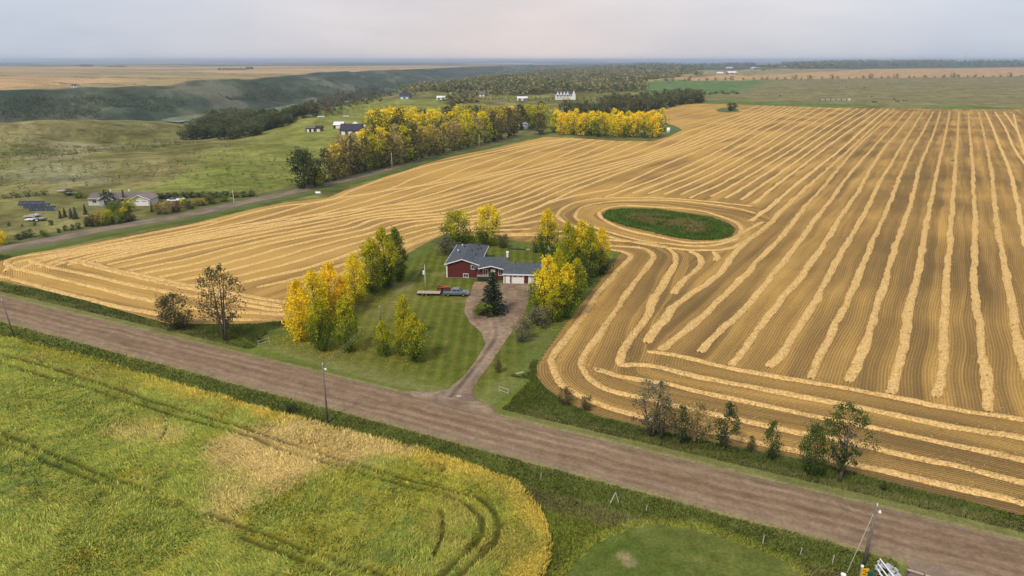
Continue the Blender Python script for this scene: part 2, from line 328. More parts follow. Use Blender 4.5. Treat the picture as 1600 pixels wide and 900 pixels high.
def build_terrain():
    ths = np.r_[np.arange(-180, -48, 6), np.linspace(-48, 48, 640), np.arange(54, 181, 6)]; ths = R(1) * ths
    ds = np.r_[[1, 30, 60], np.geomspace(90, 32000, 420)]
    T, D = np.meshgrid(ths, ds); X = D * np.sin(T); Y = D * np.cos(T); Z = h(X, Y)
    col = terrain_col(X, Y, Z); GRB = PX((-130, 436), (0, 441), (260, 506), (450, 503), (600, 420), (700, 368), (930, 392), (966, 398), (860, 542), (842, 588), (882, 629), (1002, 669), (1202, 711), (1414, 762), (1602, 807), (1850, 864), (1900, 1400), (-900, 1400), (-700, 436))
    Zs = Z - ((inside(X, Y, FIELD)) & (D < 1200)) * 0.25 - inside(X, Y, GRB) * 1.2 - .06 - .9 * inside(X, Y, SL)
    return tag(link('terrain', gridmesh('terrain', X[:, ::-1], Y[:, ::-1], Zs[:, ::-1], np.ones(X.shape, bool), col[:, ::-1]), mat('terrain', attr='Col', spec=0, n=.38, ns=5, bump=1.2, bs=6, rough=.95)), kind='structure')
build_terrain()
river = flatpoly('river', [tuple(P(u, v, -44.6)) for u, v in [(255, 189), (270, 186), (296, 181), (318, 179), (316, 184.5), (300, 188.5), (280, 191)]], -44.6, mat('water', (.30, .36, .42), .15, spec=.6))

# ------------------------------------------------------------ near grass sheet (verges, lawn, ditch, meadow)
def sea(x, y): return x * RD[0] + y * RD[1], x * RN[0] + y * RN[1]
lotw = [q[:2] for q in LOT]
sL = float(np.dot(np.array(P(440, 530, 0)[:2]), RD)); sR = float(np.dot(np.array(P(790, 615, 0)[:2]), RD))
def yard(s, b): return ss(s, sL - 3, sL + 3) * (1 - ss(s, sR - 3, sR + 3)) * (b > bN) * (b < bN + 14)
def grass_col(x, y):
    s, b = sea(x, y); oS = bS - b; oN = b - bN; n1 = fbm(x, y, 9, 4, 51)[..., None]; n2 = fbm(x, y, 1.6, 3, 61)[..., None]; n3 = fbm(x, y, 30, 3, 66)[..., None]
    def mixc(c, d, t): return c * (1 - t) + np.array(d) * t
    w = 1.6 * (fbm(x, y, 7, 3, 71) - .5)
    c = mixc(np.ones(x.shape + (1,)) * np.array([.155, .185, .028]), (.17, .18, .04), ss(n3 * .6 + n1 * .4, .35, .65))
    c = mixc(c, (.27, .26, .05), ss(n1, .58, .72) * .6)
    # south ditch
    t = (ss(oS + w, 4.5, 6.0) * (1 - ss(oS + w, 8.0, 10.5)))[..., None]; c = mixc(c, (.165, .16, .055), t * .95)
    t = (ss(oS + w, .3, 1.6) * (1 - ss(oS + w, 4.2, 5.6)))[..., None] * (oS > 0)[..., None]; c = mixc(c, (.115, .14, .032), t)
    # north side
    nn = ss(oN + .4 * w, -.3, .6)[..., None]; c = np.where((oN > -1)[..., None], mixc(c, (.165, .17, .055), nn), c)
    t = (ss(oN + w, 4.2, 5.4) * (1 - .85 * yard(s, b)))[..., None]; c = np.where((oN > 2)[..., None], mixc(c, (.11, .135, .034), t), c)
    near_lot = inside(x, y, lotw); dlo = dline(x, y, lotw, True); ww = ((1 - ss(dlo, 0, 9)) * (~near_lot))[..., None]; c = mixc(c, (.12, .15, .026), ww * .8)
    st = (.5 + .5 * np.sin(x / 2.3 * 2 * np.pi)) ** 2; st2 = .5 + .5 * np.sin(b / 1.9 * np.pi)
    lawn = mixc(np.ones(x.shape + (1,)) * np.array([.080, .102, .016]), (.165, .162, .036), (ss(n3, .3, .7) * .5 + .50 * st[..., None] + .14 * st2[..., None] ** 3))
    lawn = mixc(lawn, (.23, .2, .08), ss(n1, .6, .75) * .5)
    dl = dline(x, y, lotw, True)
    c = np.where(near_lot[..., None], mixc(c, lawn, ss(dl, 0, 2.5)[..., None] * np.ones(3)), c) if False else np.where(near_lot[..., None], c * (1 - ss(dl, 0, 7)[..., None]) + lawn * ss(dl, 0, 7)[..., None], c)
    e = (ss(-np.abs(oS), -1.4, -.1))[..., None]; c = mixc(c, (.25, .19, .115), e * .8)
    e = (ss(-np.abs(oN), -1.6, -.1))[..., None]; c = mixc(c, (.235, .19, .095), e * .7)
    g = inside(x, y, GREENCUT); dg = dline(x, y, GREENCUT[:]); c = np.where(g[..., None], mixc(np.ones(x.shape + (1,)) * np.array([.075, .108, .020]), (.125, .135, .034), np.clip(ss(n1, .35, .65) * .6 + .35 * (.5 + .5 * np.sin(dg * 2.4))[..., None], 0, 1)), c)
    c = mixc(c, (.30, .32, .05), ((1 - ss(dg, .2, 1.8)) * (~g))[..., None] * .6)
    for (u, v, r_) in [(983, 880, 1.0), (975, 870, .6)]:
        q = P(u, v, 0); c = mixc(c, (.36, .26, .16), (1 - ss(np.hypot(x - q.x, y - q.y) + w, .3, r_))[..., None] * .4)
    ed = dline(x, y, [q[:2] for q in FIELD[-8:]] + [FIELD[0][:2]]); 
    n4 = fbm(x, y, .7, 2, 63)[..., None]; return c * (.65 + .4 * n2 + .4 * n4)
def grass_z(x, y):
    s, b = sea(x, y); oS = bS - b; oN = b - bN
    z = .02 + .12 * fbm(x, y, 1.3, 3, 81) + .12 * fbm(x, y, 6, 3, 82)
    di = -.55 * np.exp(-((oS - 4) / 1.8) ** 2) - .35 * np.exp(-((oN - 5) / 1.6) ** 2) * (1 - inside(x, y, lotw)) * (1 - yard(s, b))
    up = .30 * (1 - ss(np.minimum(np.abs(oS), np.abs(oN)), 0, 2.0)) 
    lt = inside(x, y, lotw) & (dline(x, y, lotw, True) > 1.5)
    z = np.where(lt, .02 + .03 * fbm(x, y, 1.3, 3, 81) + .16 * fbm(x, y, 12, 2, 85) * ss(dline(x, y, DRIVE, True), 0, 8), z)
    inr = (b < bN) & (b > bS)
    return z + di + up - inr * .25
GR = PX((-130, 433), (0, 438), (100, 460), (180, 481), (260, 503), (300, 506), (400, 506), (450, 500), (488, 478), (545, 452), (600, 417), (660, 382), (698, 364), (790, 375), (860, 381), (930, 388), (972, 394), (950, 425), (903, 484), (864, 538), (842, 570), (842, 588), (853, 604), (882, 625), (932, 647), (1002, 665), (1102, 686), (1202, 707), (1289, 725), (1414, 758), (1602, 803), (1850, 860), (1900, 960), (1900, 1400), (-700, 1400), (-700, 430))
X, Y = gridpoly(GR, .5); keep = inside(X, Y, GR) & (Y > 22); s_, b_ = sea(X, Y); keep &= ~((b_ < bN - 1.2) & (b_ > bS + 1.2)); keep &= ~inside(X, Y, CROP) | (dline(X, Y, CROP, True) < 1.5)
tag(link('roadside_grass', gridmesh('roadside_grass', X, Y, grass_z(X, Y), keep, grass_col(X, Y)), mat('grass', attr='Col', spec=0, n=.30, ns=.35, bump=.12, bs=.25, rough=.95)), kind='structure')

# ------------------------------------------------------------ stubble field sheet
def rowmat():
    m = bpy.data.materials.new('stubble'); m.use_nodes = True; t = m.node_tree; N = t.nodes.new; L = t.links.new
    b = t.nodes['Principled BSDF']; b.inputs['Roughness'].default_value = .9; b.inputs['Specular IOR Level'].default_value = .02
    g = N('ShaderNodeNewGeometry')
    def dot(v):
        d = N('ShaderNodeVectorMath'); d.operation = 'DOT_PRODUCT'; L(g.outputs['Position'], d.inputs[0]); d.inputs[1].default_value = v; return d.outputs['Value']
    def mth(op, a, b_=None, c=None):
        n = N('ShaderNodeMath'); n.operation = op
        for i, q in enumerate((a, b_, c)):
            if q is None: continue
            if isinstance(q, (int, float)): n.inputs[i].default_value = q
            else: L(q, n.inputs[i])
        return n.outputs[0]
    c_, s_ = math.cos(R(31.6)), math.sin(R(31.6))
    acR, alR = dot((c_, -s_, 0)), dot((s_, c_, 0)); acH, alH = dot((RN[0], RN[1], 0)), dot((RD[0], RD[1], 0))
    a = N('ShaderNodeVertexColor'); a.layer_name = 'Col'; sp = N('ShaderNodeSeparateColor'); L(a.outputs[0], sp.inputs[0])   # R: how golden, G: distance to the worked edge / 60, B: rows follow that edge
    def lerp(x, y, f): return mth('ADD', mth('MULTIPLY', x, mth('SUBTRACT', 1.0, f)), mth('MULTIPLY', y, f))
    ac = lerp(acR, mth('MULTIPLY', sp.outputs[1], 60.0), sp.outputs[2]); al = lerp(alR, alH, sp.outputs[2])
    # warp so that the drill rows wander a little
    wn = N('ShaderNodeTexNoise'); wn.inputs['Scale'].default_value = .04; wn.inputs['Detail'].default_value = 0; L(g.outputs['Position'], wn.inputs[0]); acw = mth('ADD', ac, mth('MULTIPLY', wn.outputs[0], 2.0))
    def noise(sa, sl, sc=1, det=4, off=0):
        cb = N('ShaderNodeCombineXYZ'); L(mth('MULTIPLY', acw, sa), cb.inputs[0]); L(mth('MULTIPLY', al, sl), cb.inputs[1]); cb.inputs[2].default_value = off
        n = N('ShaderNodeTexNoise'); n.inputs['Scale'].default_value = sc; n.inputs['Detail'].default_value = det; L(cb.outputs[0], n.inputs[0]); return n.outputs[0]
    band = noise(.28, .012, 1, 2); fine = noise(3.4, .05, 1, 3, 4); fl = mth('FLOOR', mth('ADD', mth('MULTIPLY', acw, .29), mth('MULTIPLY', band, 1.5))); wn2 = N('ShaderNodeTexWhiteNoise'); wn2.noise_dimensions = '1D'; L(fl, wn2.inputs['W']); fine = mth('ADD', mth('MULTIPLY', fine, .6), mth('MULTIPLY', wn2.outputs[0], .5)); row = mth('SINE', mth('MULTIPLY', acw, 2 * math.pi / .52))
    iso = N('ShaderNodeTexNoise'); iso.inputs['Scale'].default_value = 2.6; iso.inputs['Roughness'].default_value = .75; iso.inputs['Detail'].default_value = 6; L(g.outputs['Position'], iso.inputs[0])
    big = N('ShaderNodeTexNoise'); big.inputs['Scale'].default_value = .02; big.inputs['Detail'].default_value = 6; L(g.outputs['Position'], big.inputs[0])
    v = mth('ADD', mth('ADD', mth('MULTIPLY', band, .8), .25), mth('MULTIPLY', fine, .4)); v = mth('ADD', v, mth('MULTIPLY', iso.outputs[0], .95)); v = mth('ADD', v, mth('MULTIPLY', big.outputs[0], .9)); v = mth('ADD', v, mth('MULTIPLY', row, .09))
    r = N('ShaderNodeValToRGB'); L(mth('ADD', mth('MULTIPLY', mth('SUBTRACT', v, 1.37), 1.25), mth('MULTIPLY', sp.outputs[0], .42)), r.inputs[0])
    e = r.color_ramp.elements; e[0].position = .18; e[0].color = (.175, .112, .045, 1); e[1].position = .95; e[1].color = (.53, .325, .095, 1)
    q = e.new(.48); q.color = (.275, .170, .060, 1); q = e.new(.7); q.color = (.40, .242, .076, 1)
    L(r.outputs[0], b.inputs['Base Color'])
    hb = mth('ADD', mth('MULTIPLY', row, .5), iso.outputs[0]); bp = N('ShaderNodeBump'); bp.inputs['Distance'].default_value = .10; L(hb, bp.inputs['Height']); L(bp.outputs[0], b.inputs['Normal'])
    MATS['stubble'] = m; return m
import bmesh
def clipped_sheet(name, poly, z, m, fcol, lines_x, lines_y, hole=None, zf=None):
    bm = bmesh.new(); vs = [bm.verts.new((q[0], q[1], z)) for q in poly]; f = bm.faces.new(vs); f.normal_update()
    if f.normal.z < 0: f.normal_flip()
    bmesh.ops.triangulate(bm, faces=bm.faces[:])
    for k in lines_x: bmesh.ops.bisect_plane(bm, geom=bm.verts[:] + bm.edges[:] + bm.faces[:], plane_co=(k, 0, 0), plane_no=(1, 0, 0))
    for k in lines_y: bmesh.ops.bisect_plane(bm, geom=bm.verts[:] + bm.edges[:] + bm.faces[:], plane_co=(0, k, 0), plane_no=(0, 1, 0))
    if hole is not None:
        kill = [f for f in bm.faces if inside(np.array([f.calc_center_median().x]), np.array([f.calc_center_median().y]), hole)[0]]; bmesh.ops.delete(bm, geom=kill, context='FACES')
    me = bpy.data.meshes.new(name); bm.to_mesh(me); bm.free()
    co = np.zeros(len(me.vertices) * 3, np.float32); me.vertices.foreach_get('co', co); co = co.reshape(-1, 3)
    if zf is not None:
        co[:, 2] += zf(co[:, 0], co[:, 1]); me.vertices.foreach_set('co', co.ravel())
    if fcol:
        c = np.ones((len(co), 4), np.float32); c[:, :3] = fcol(co[:, 0], co[:, 1]); a = me.color_attributes.new('Col', 'FLOAT_COLOR', 'POINT'); a.data.foreach_set('color', c.ravel())
    return tag(link(name, me, m), kind='structure')
SM = rowmat()
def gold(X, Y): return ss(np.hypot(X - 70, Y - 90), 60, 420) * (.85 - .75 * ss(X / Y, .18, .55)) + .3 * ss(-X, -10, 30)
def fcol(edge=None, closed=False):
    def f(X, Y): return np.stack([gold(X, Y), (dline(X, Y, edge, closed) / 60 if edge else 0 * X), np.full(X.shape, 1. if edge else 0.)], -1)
    return f
lx = list(np.arange(-150, 150, 4.0)) + list(np.geomspace(155, 900, 20)); ly = list(np.arange(66, 320, 4.0)) + list(np.geomspace(325, 900, 20))
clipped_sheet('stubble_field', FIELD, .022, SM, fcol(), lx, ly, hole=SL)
OUT = PX((930, 390), (967, 397), (945, 425), (900, 482), (860, 538), (838, 570), (838, 588), (850, 606), (880, 628), (930, 650), (1000, 668), (1100, 689), (1200, 710), (1287, 728), (1412, 761), (1600, 806), (1950, 900))
INN = PX((1950, 726), (1700, 676), (1600, 657), (1500, 642), (1400, 622), (1300, 604), (1220, 590), (1140, 575), (1060, 556), (1012, 549), (1008, 530), (1030, 490), (1058, 452), (1076, 417), (1076, 398), (1055, 383), (1000, 374))
lx2 = list(np.arange(-20, 150, 2.0)); ly2 = list(np.arange(56, 190, 2.0))
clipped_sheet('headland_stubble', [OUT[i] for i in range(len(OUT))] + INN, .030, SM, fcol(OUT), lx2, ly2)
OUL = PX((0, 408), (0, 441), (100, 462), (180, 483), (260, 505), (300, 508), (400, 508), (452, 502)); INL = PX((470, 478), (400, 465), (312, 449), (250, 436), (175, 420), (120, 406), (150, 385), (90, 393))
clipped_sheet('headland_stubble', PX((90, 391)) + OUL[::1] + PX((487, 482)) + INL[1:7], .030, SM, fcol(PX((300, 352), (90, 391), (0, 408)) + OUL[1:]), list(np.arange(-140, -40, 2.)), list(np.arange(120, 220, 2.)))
RINGP = [q[:2] for q in PX(*[(800 + x / 4, 190 + y / 4) for x, y in [(1640, 610), (1500, 728), (1400, 782), (1300, 804), (1100, 806), (850, 775), (560, 714), (370, 652), (293, 600), (288, 570), (340, 528), (440, 493), (600, 475), (900, 474), (1200, 494), (1520, 528)]])]
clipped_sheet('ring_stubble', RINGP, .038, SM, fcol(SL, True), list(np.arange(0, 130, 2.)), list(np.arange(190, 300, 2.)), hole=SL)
# slough: a shallow green hollow
X, Y = gridpoly(SL, .8); k = inside(X, Y, SL) | (dline(X, Y, SL, True) < .9); d = dline(X, Y, SL, True); n = fbm(X, Y, 5, 4, 5); n2 = fbm(X, Y, 1.2, 3, 6)
tt = (ss(d, 5, 11) * ss(n, .42, .58))[..., None]; c = np.array([.065, .11, .022]) * (1 - tt) + np.array([.15, .13, .05]) * tt; c = c * (.5 + n2)[..., None]
tag(link('slough_grass', gridmesh('slough_grass', X, Y, .05 - .4 * ss(d, 1.5, 8) + .45 * n2 * ss(d, 0, 3), k, c), mat('grass')), kind='structure')

# ------------------------------------------------------------ roads
def rcol(p0, p1, step): return np.array([RD * t for t in np.arange(p0, p1, step)])
gr = mat('gravel', attr='Col', spec=.05, n=.22, ns=.5, bump=.03, bs=.15, rough=.95)
pth = np.array([RD * t + RN * bC for t in np.arange(-330, 190, .7)])
offs = np.r_[-RW - 1.6, np.linspace(-RW, RW, 34), RW + 1.6]
_, nn = frame2(pth); Pn = pth[:, None, :] + nn[:, None, :] * offs[None, :, None]; X, Y = Pn[..., 0], Pn[..., 1]; O = np.broadcast_to(offs, X.shape)
wob = .5 * (fbm(X, Y, 5, 3, 8) - .5); Z = .45 + .08 * (1 - (O / RW) ** 2) + .03 * fbm(X, Y, .8, 2, 9); Z = np.where(np.abs(O) > RW + .1, -.15, Z)
s, b = sea(X, Y); q = O + wob * 2.2
trk = sum(np.exp(-((q - k) / .55) ** 2) for k in (-3.0, -1.2, .9, 2.6)); fine = fbm(s / 14, q * 1.6, 1, 4, 3)
base = np.array([.205, .134, .083]); dark = np.array([.172, .113, .070]); lite = np.array([.325, .235, .158])
t1 = ss(fine, .35, .65)[..., None]; c = dark * (1 - t1) + base * t1; t2 = (trk * (.05 + .75 * fbm(s / 20, q * .6, 1, 3, 4)))[..., None].clip(0, 1); c = c * (1 - t2) + lite * t2
ed = ss(np.abs(O), RW - 1.2, RW)[..., None]; c = c * (1 - ed * .6) + np.array([.24, .18, .12]) * ed * .6; c = c * (.6 + .5 * fbm(X, Y, 1.0, 3, 12)[..., None] + .3 * fbm(s / 6, q * 3, 1, 2, 13)[..., None])
k = np.ones(X.shape, bool)
tag(link('gravel_road', gridmesh('gravel_road', X[:, ::-1], Y[:, ::-1], Z[:, ::-1], k, c[:, ::-1]), gr), kind='structure')
side = resample(SIDEW, 2.0)
def swp(name, path, w, z, colf, m, n=9, lip=.8):
    t, nn = frame2(path); offs = np.r_[-w - lip, np.linspace(-w, w, n), w + lip]; Pn = path[:, None] + nn[:, None] * offs[None, :, None]; X, Y = Pn[..., 0], Pn[..., 1]; O = np.broadcast_to(offs, X.shape)
    Z = h(X, Y) + z; Z = np.where(np.abs(O) > w, Z - z - .15, Z); return tag(link(name, gridmesh(name, X[:, ::-1], Y[:, ::-1], Z[:, ::-1], np.ones(X.shape, bool), colf(X, Y, O)[:, ::-1]), m), kind='structure')
def sidecol(X, Y, O):
    f = ss(Y, 290, 420)[..., None]; t = ss(fbm(X, Y, 3, 3, 2), .35, .65)[..., None]; c = np.array([.24, .185, .14]) * (1 - t) + np.array([.17, .13, .10]) * t
    g = np.array([.155, .155, .06]); return c * (1 - f * .75) + g * f * .75
def vergecol(X, Y, O):
    t = fbm(X, Y, 4, 3, 22)[..., None]; d = (O < 0)[..., None] * 1.
    o = np.array([.13, .135, .055]); g = np.array([.085, .125, .03]); e = ss(-O, 6, 9)[..., None]; c = o * (1 - e) + g * e; return c * (.7 + .6 * t)
swp('side_road_verge', side, 10.5, .10, vergecol, mat('grass'), 14)
swp('side_road', side + frame2(side)[1] * 0.5, 3.1, .24, sidecol, gr)
# farmyard drive
X, Y = gridpoly(DRIVE, .22); n = fbm(X, Y, 2.2, 3, 5); d = dline(X, Y, DRIVE, True); k = (inside(X, Y, DRIVE) & (d > .5 * n)) | ((d < .9 * n) & inside(X, Y, DRIVE)); s, b = sea(X, Y)
k &= b > bN - .8
t = ss(fbm(X, Y, 5, 4, 9), .35, .65)[..., None]; c = np.array([.20, .14, .095]) * (1 - t) + np.array([.285, .205, .14]) * t
mid = resample([P(704, 622, 0), P(730, 590, 0), P(757, 555, 0), P(775, 525, 0), P(770, 500, 0)], 1.); dm = dline(X, Y, mid); tr = (np.exp(-((dm - .85) / .4) ** 2))[..., None]; ctr = (1 - ss(dm, .1, .6))[..., None] * ss(170 - Y, 30, 42)[..., None]
c = c * (1 - .3 * ctr) * (.65 + .7 * fbm(X, Y, .9, 3, 77))[..., None]; c = c * (1 - tr * .4) + np.array([.34, .27, .21]) * tr * .4
q = P(752, 448, 0); dd = (1 - ss(np.hypot((X - q.x) / 1.3, Y - q.y), 1, 3.6))[..., None]; c = c * (1 - dd * .6) + np.array([.36, .22, .12]) * dd * .6
rr = ss(d, 0, .8)
Zd = .05 + .13 * rr + .05 * fbm(X, Y, 1.1, 2, 5) + .30 * (1 - ss(b - bN, -.5, 4))
tag(link('driveway', gridmesh('driveway', X, Y, Zd, k, c), gr), kind='structure')
# field approach at the lower right
AP = PX((1380, 852), (1398, 862), (1412, 884), (1420, 960), (1440, 1400), (1900, 1400), (1640, 960), (1620, 850), (1500, 850))
AP = AP[:4] + [tuple(P(1640, 960, 0)), tuple(RD * 95 + RN * (bS + 1)), tuple(RD * 55 + RN * (bS + 1))] if False else AP
X, Y = gridpoly(AP, .4); s, b = sea(X, Y); k = inside(X, Y, AP) & (b < bS + .8); t = ss(fbm(X, Y, 4, 4, 9), .35, .65)[..., None]; c = np.array([.20, .145, .11]) * (1 - t) + np.array([.27, .20, .15]) * t; d = dline(X, Y, AP, True)
tag(link('field_approach', gridmesh('field_approach', X, Y, .30 + .12 * ss(d, 0, 1) + .03 * fbm(X, Y, .8, 2, 5), k, c), gr), kind='structure')

# ------------------------------------------------------------ green crop
TR = [[(-80, 545), (0, 568), (60, 585), (150, 610), (212, 630), (275, 650), (340, 668), (400, 684), (427, 699), (480, 715), (534, 728), (571, 743), (614, 753), (654, 764), (694, 775), (729, 788), (753, 809), (754, 831), (739, 855), (715, 876), (694, 895), (670, 930)],
      [(-80, 532), (0, 553), (80, 575), (175, 605), (237, 627), (300, 645), (350, 660), (400, 674), (427, 684), (459, 695), (507, 711), (544, 720), (576, 731), (614, 743), (667, 756), (707, 767), (747, 777), (771, 796), (781, 820), (774, 847), (747, 873), (720, 897), (690, 930)],
      [(-60, 650), (0, 675), (27, 685), (80, 709), (120, 725), (150, 738), (230, 765)], [(-60, 666), (0, 691), (40, 707), (72, 721), (115, 739), (149, 751), (187, 765)],
      [(330, 805), (400, 830), (427, 839), (467, 855), (515, 871), (560, 887), (598, 897), (640, 925)], [(380, 840), (430, 860), (467, 873), (507, 889), (560, 915)],
      [(690, 800), (693, 815), (692, 835), (686, 850), (676, 875)], [(612, 765), (640, 790)], [(262, 670), (250, 690)], [(700, 725), (690, 737)]]
TRW = [[tuple(P(u, v, .35)) for u, v in t] for t in TR]
def trackd(x, y):
    d = np.full(np.shape(x), 9.)
    for i, t in enumerate(TRW): d = np.minimum(d, dline(x, y, t) * (1.0 if i < 6 else 1.7))
    q = P(693, 822, .3); return np.minimum(d, np.hypot(x - q.x, (y - q.y) * .5) * 1.5)
TAN = [tuple(P(u, v, .6)) for u, v in [(330, 690), (375, 668), (420, 662), (470, 652), (530, 668), (600, 685), (660, 702), (640, 712), (590, 716), (540, 724), (500, 728), (470, 745), (440, 768), (405, 765), (380, 748), (350, 730)]]
TAN2 = [tuple(P(u, v, .6)) for u, v in [(345, 760), (400, 752), (415, 780), (370, 812), (335, 800)]]
TAN3 = [tuple(P(u, v, .6)) for u, v in [(185, 668), (240, 660), (290, 672), (270, 690), (205, 690)]]
def crop_col(x, y):
    n1 = fbm(x, y, 16, 4, 101); n2 = fbm(x, y, 3.2, 3, 102); n3 = fbm(x, y, 40, 2, 103); wob = 9 * (fbm(x, y, 6, 4, 104) - .5)
    def m(c, d, t): return c * (1 - t[..., None]) + np.array(d) * t[..., None]
    c = np.ones(x.shape + (1,)) * np.array([.42, .47, .085]); c = m(c, (.20, .30, .07), ss(.5 * n1 + .5 * n2, .50, .68) * .7); c = m(c, (.52, .49, .07), ss(.45 * n3 + .55 * n2, .46, .62) * .8); n4 = fbm(x, y, .9, 2, 130); c = m(c, (.62, .56, .12), ss(n4, .55, .8) * .6); c = m(c, (.12, .19, .04), ss(n4, .45, .2) * .4)
    c = m(c, (.46, .40, .09), ss(fbm(x, y, 8, 3, 109), .60, .74) * .7)
    e = dline(x, y, CROP[:21]); u = ss(x, -75, -45); c = m(c, (.46, .43, .06), (1 - ss(e + wob * .5, 1.5, 4.5)) * (1 - u) * .8); c = m(c, (.74, .56, .10), (1 - ss(e + wob * .6, .8, 4.2)) * u)
    for T_, a in ((TAN, 1.), (TAN2, .7), (TAN3, .6)):
        i = inside(x, y, T_); dd = dline(x, y, T_, True) * np.where(i, 1, -1) + wob * .6; c = m(c, (.85, .63, .23), ss(dd, -2.4, 1.8) * a)
    return c
def crop_keep(x, y): return inside(x, y, CROP)
X, Y = gridpoly(CROP, .36); e = dline(X, Y, CROP[:21]); ins = inside(X, Y, CROP); k = ins & (Y > 22); td = trackd(X, Y)
Z = (.18 + .42 * ss(e, 0, .7)) * (.25 + .75 * ss(td, .35, .7)) + .16 * (fbm(X, Y, .9, 2, 111) - .3) + .22 * (fbm(X, Y, 4, 3, 112) - .5); 
tag(link('crop_field', gridmesh('crop_field', X, Y, Z, k, crop_col(X, Y) * ((.42 + .2 * fbm(X, Y, .7, 2, 118)) * (.35 + .65 * ss(td, .2, .6)))[..., None]), mat('crop', attr='Col', spec=0, n=.35, ns=.3, bump=.15, bs=.2, rough=.9)), kind='structure')
def blades(name, n, sampler, hgt, wid, colf, zf, label, cat, mname='blade', lean=(.15, .7), tone=(.6, 1.45), gap=None):
    x, y = sampler(n); 
    if gap is not None: kk = gap(x, y); x = x[kk]; y = y[kk]
    n = len(x); c = colf(x, y) * rng.uniform(tone[0], tone[1], (n, 1)); z0 = zf(x, y)
    ang = 6.283 * fbm(x, y, 7, 3, 200) * 1.6 + rng.normal(0, .7, n); ln = rng.uniform(*lean, n) * (.4 + 1.2 * fbm(x, y, 5, 3, 201)); H = hgt * rng.uniform(.6, 1.25, n); W = wid * rng.uniform(.6, 1.3, n)
    a2 = rng.uniform(0, 6.283, n); tx, ty = np.cos(a2) * W / 2, np.sin(a2) * W / 2
    V = np.empty((n, 3, 3)); V[:, 0] = np.c_[x - tx, y - ty, z0]; V[:, 1] = np.c_[x + tx, y + ty, z0]; V[:, 2] = np.c_[x + np.cos(ang) * ln * H, y + np.sin(ang) * ln * H, z0 + H * np.sqrt(np.clip(1 - ln ** 2 * .5, .2, 1))]
    fn = np.cross(V[:, 1] - V[:, 0], V[:, 2] - V[:, 0]); fl = fn @ np.array([0, -1, .8]) < 0; V[fl] = V[fl][:, [1, 0, 2]]
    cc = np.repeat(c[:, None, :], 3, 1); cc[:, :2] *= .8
    me = npmesh(name, V.reshape(-1, 3), np.arange(3 * n).reshape(-1, 3), cc.reshape(-1, 3), False)
    nv = rng.normal(0, .33, (n, 3)); nv[:, 2] = 1; nv /= np.linalg.norm(nv, axis=1)[:, None]; me.normals_split_custom_set_from_vertices(np.repeat(nv, 3, 0).tolist())
    o = link(name, me, mat(mname, attr='Col', rough=.8, transl=.15, spec=.02)); return tag(o, label, cat, kind='stuff')
def tri_sampler(poly, near_bias=True, ok=None):
    p = np.asarray([q[:2] for q in poly]); x0, y0 = p.min(0); x1, y1 = p.max(0)
    def f(n):
        xs = []; ys = []; t = 0
        while t < n:
            x = rng.uniform(x0, x1, n * 2); y = rng.uniform(y0, y1, n * 2); m = inside(x, y, p) & (y > 26) & (np.abs(x) < .78 * y + 12)
            m &= rng.uniform(0, 1, len(x)) < np.clip((75 / np.hypot(x, y)) ** 1.3, .12, 1)
            if ok is not None: m &= ok(x, y)
            xs.append(x[m]); ys.append(y[m]); t += m.sum()
        return np.concatenate(xs)[:n], np.concatenate(ys)[:n]
    return f
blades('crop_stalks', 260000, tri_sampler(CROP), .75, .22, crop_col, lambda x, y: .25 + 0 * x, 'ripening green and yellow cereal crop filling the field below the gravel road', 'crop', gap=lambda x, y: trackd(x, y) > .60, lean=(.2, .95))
sbox = [tuple(RD * a + RN * b) for a, b in ((-230, bS - .8), (130, bS - .8), (130, 30), (-230, 30))]
def okS(x, y):
    return ~inside(x, y, CROP) & ~inside(x, y, AP) & ~inside(x, y, GREENCUT) & (dline(x, y, AP, True) > .5)
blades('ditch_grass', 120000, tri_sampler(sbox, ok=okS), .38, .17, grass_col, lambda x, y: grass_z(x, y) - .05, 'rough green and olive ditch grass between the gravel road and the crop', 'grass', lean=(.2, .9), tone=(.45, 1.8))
nbox = [tuple(RD * a + RN * b) for a, b in ((-260, bN + 2.5), (150, bN + 2.5), (150, bN + 22), (-260, bN + 22))]
GRi = [q[:2] for q in GR]
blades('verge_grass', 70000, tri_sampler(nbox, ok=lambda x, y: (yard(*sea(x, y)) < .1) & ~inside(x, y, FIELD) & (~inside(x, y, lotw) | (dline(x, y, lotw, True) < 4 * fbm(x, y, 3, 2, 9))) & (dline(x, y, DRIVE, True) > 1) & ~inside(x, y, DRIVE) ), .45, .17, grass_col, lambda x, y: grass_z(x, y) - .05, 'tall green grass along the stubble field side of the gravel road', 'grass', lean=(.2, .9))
slw = [q[:2] for q in SL]
def slcol(x, y):
    d = dline(x, y, SL, True); n = fbm(x, y, 5, 4, 5); tt = (ss(d, 5, 11) * ss(n, .42, .58))[..., None]; return np.array([.075, .125, .022]) * (1 - tt) + np.array([.17, .15, .055]) * tt
blades('slough_reeds', 26000, tri_sampler(SL), .8, .35, slcol, lambda x, y: -.2 + 0 * x, 'dark green and rusty reeds filling the oval slough in the stubble', 'reeds', tone=(.4, 1.9))

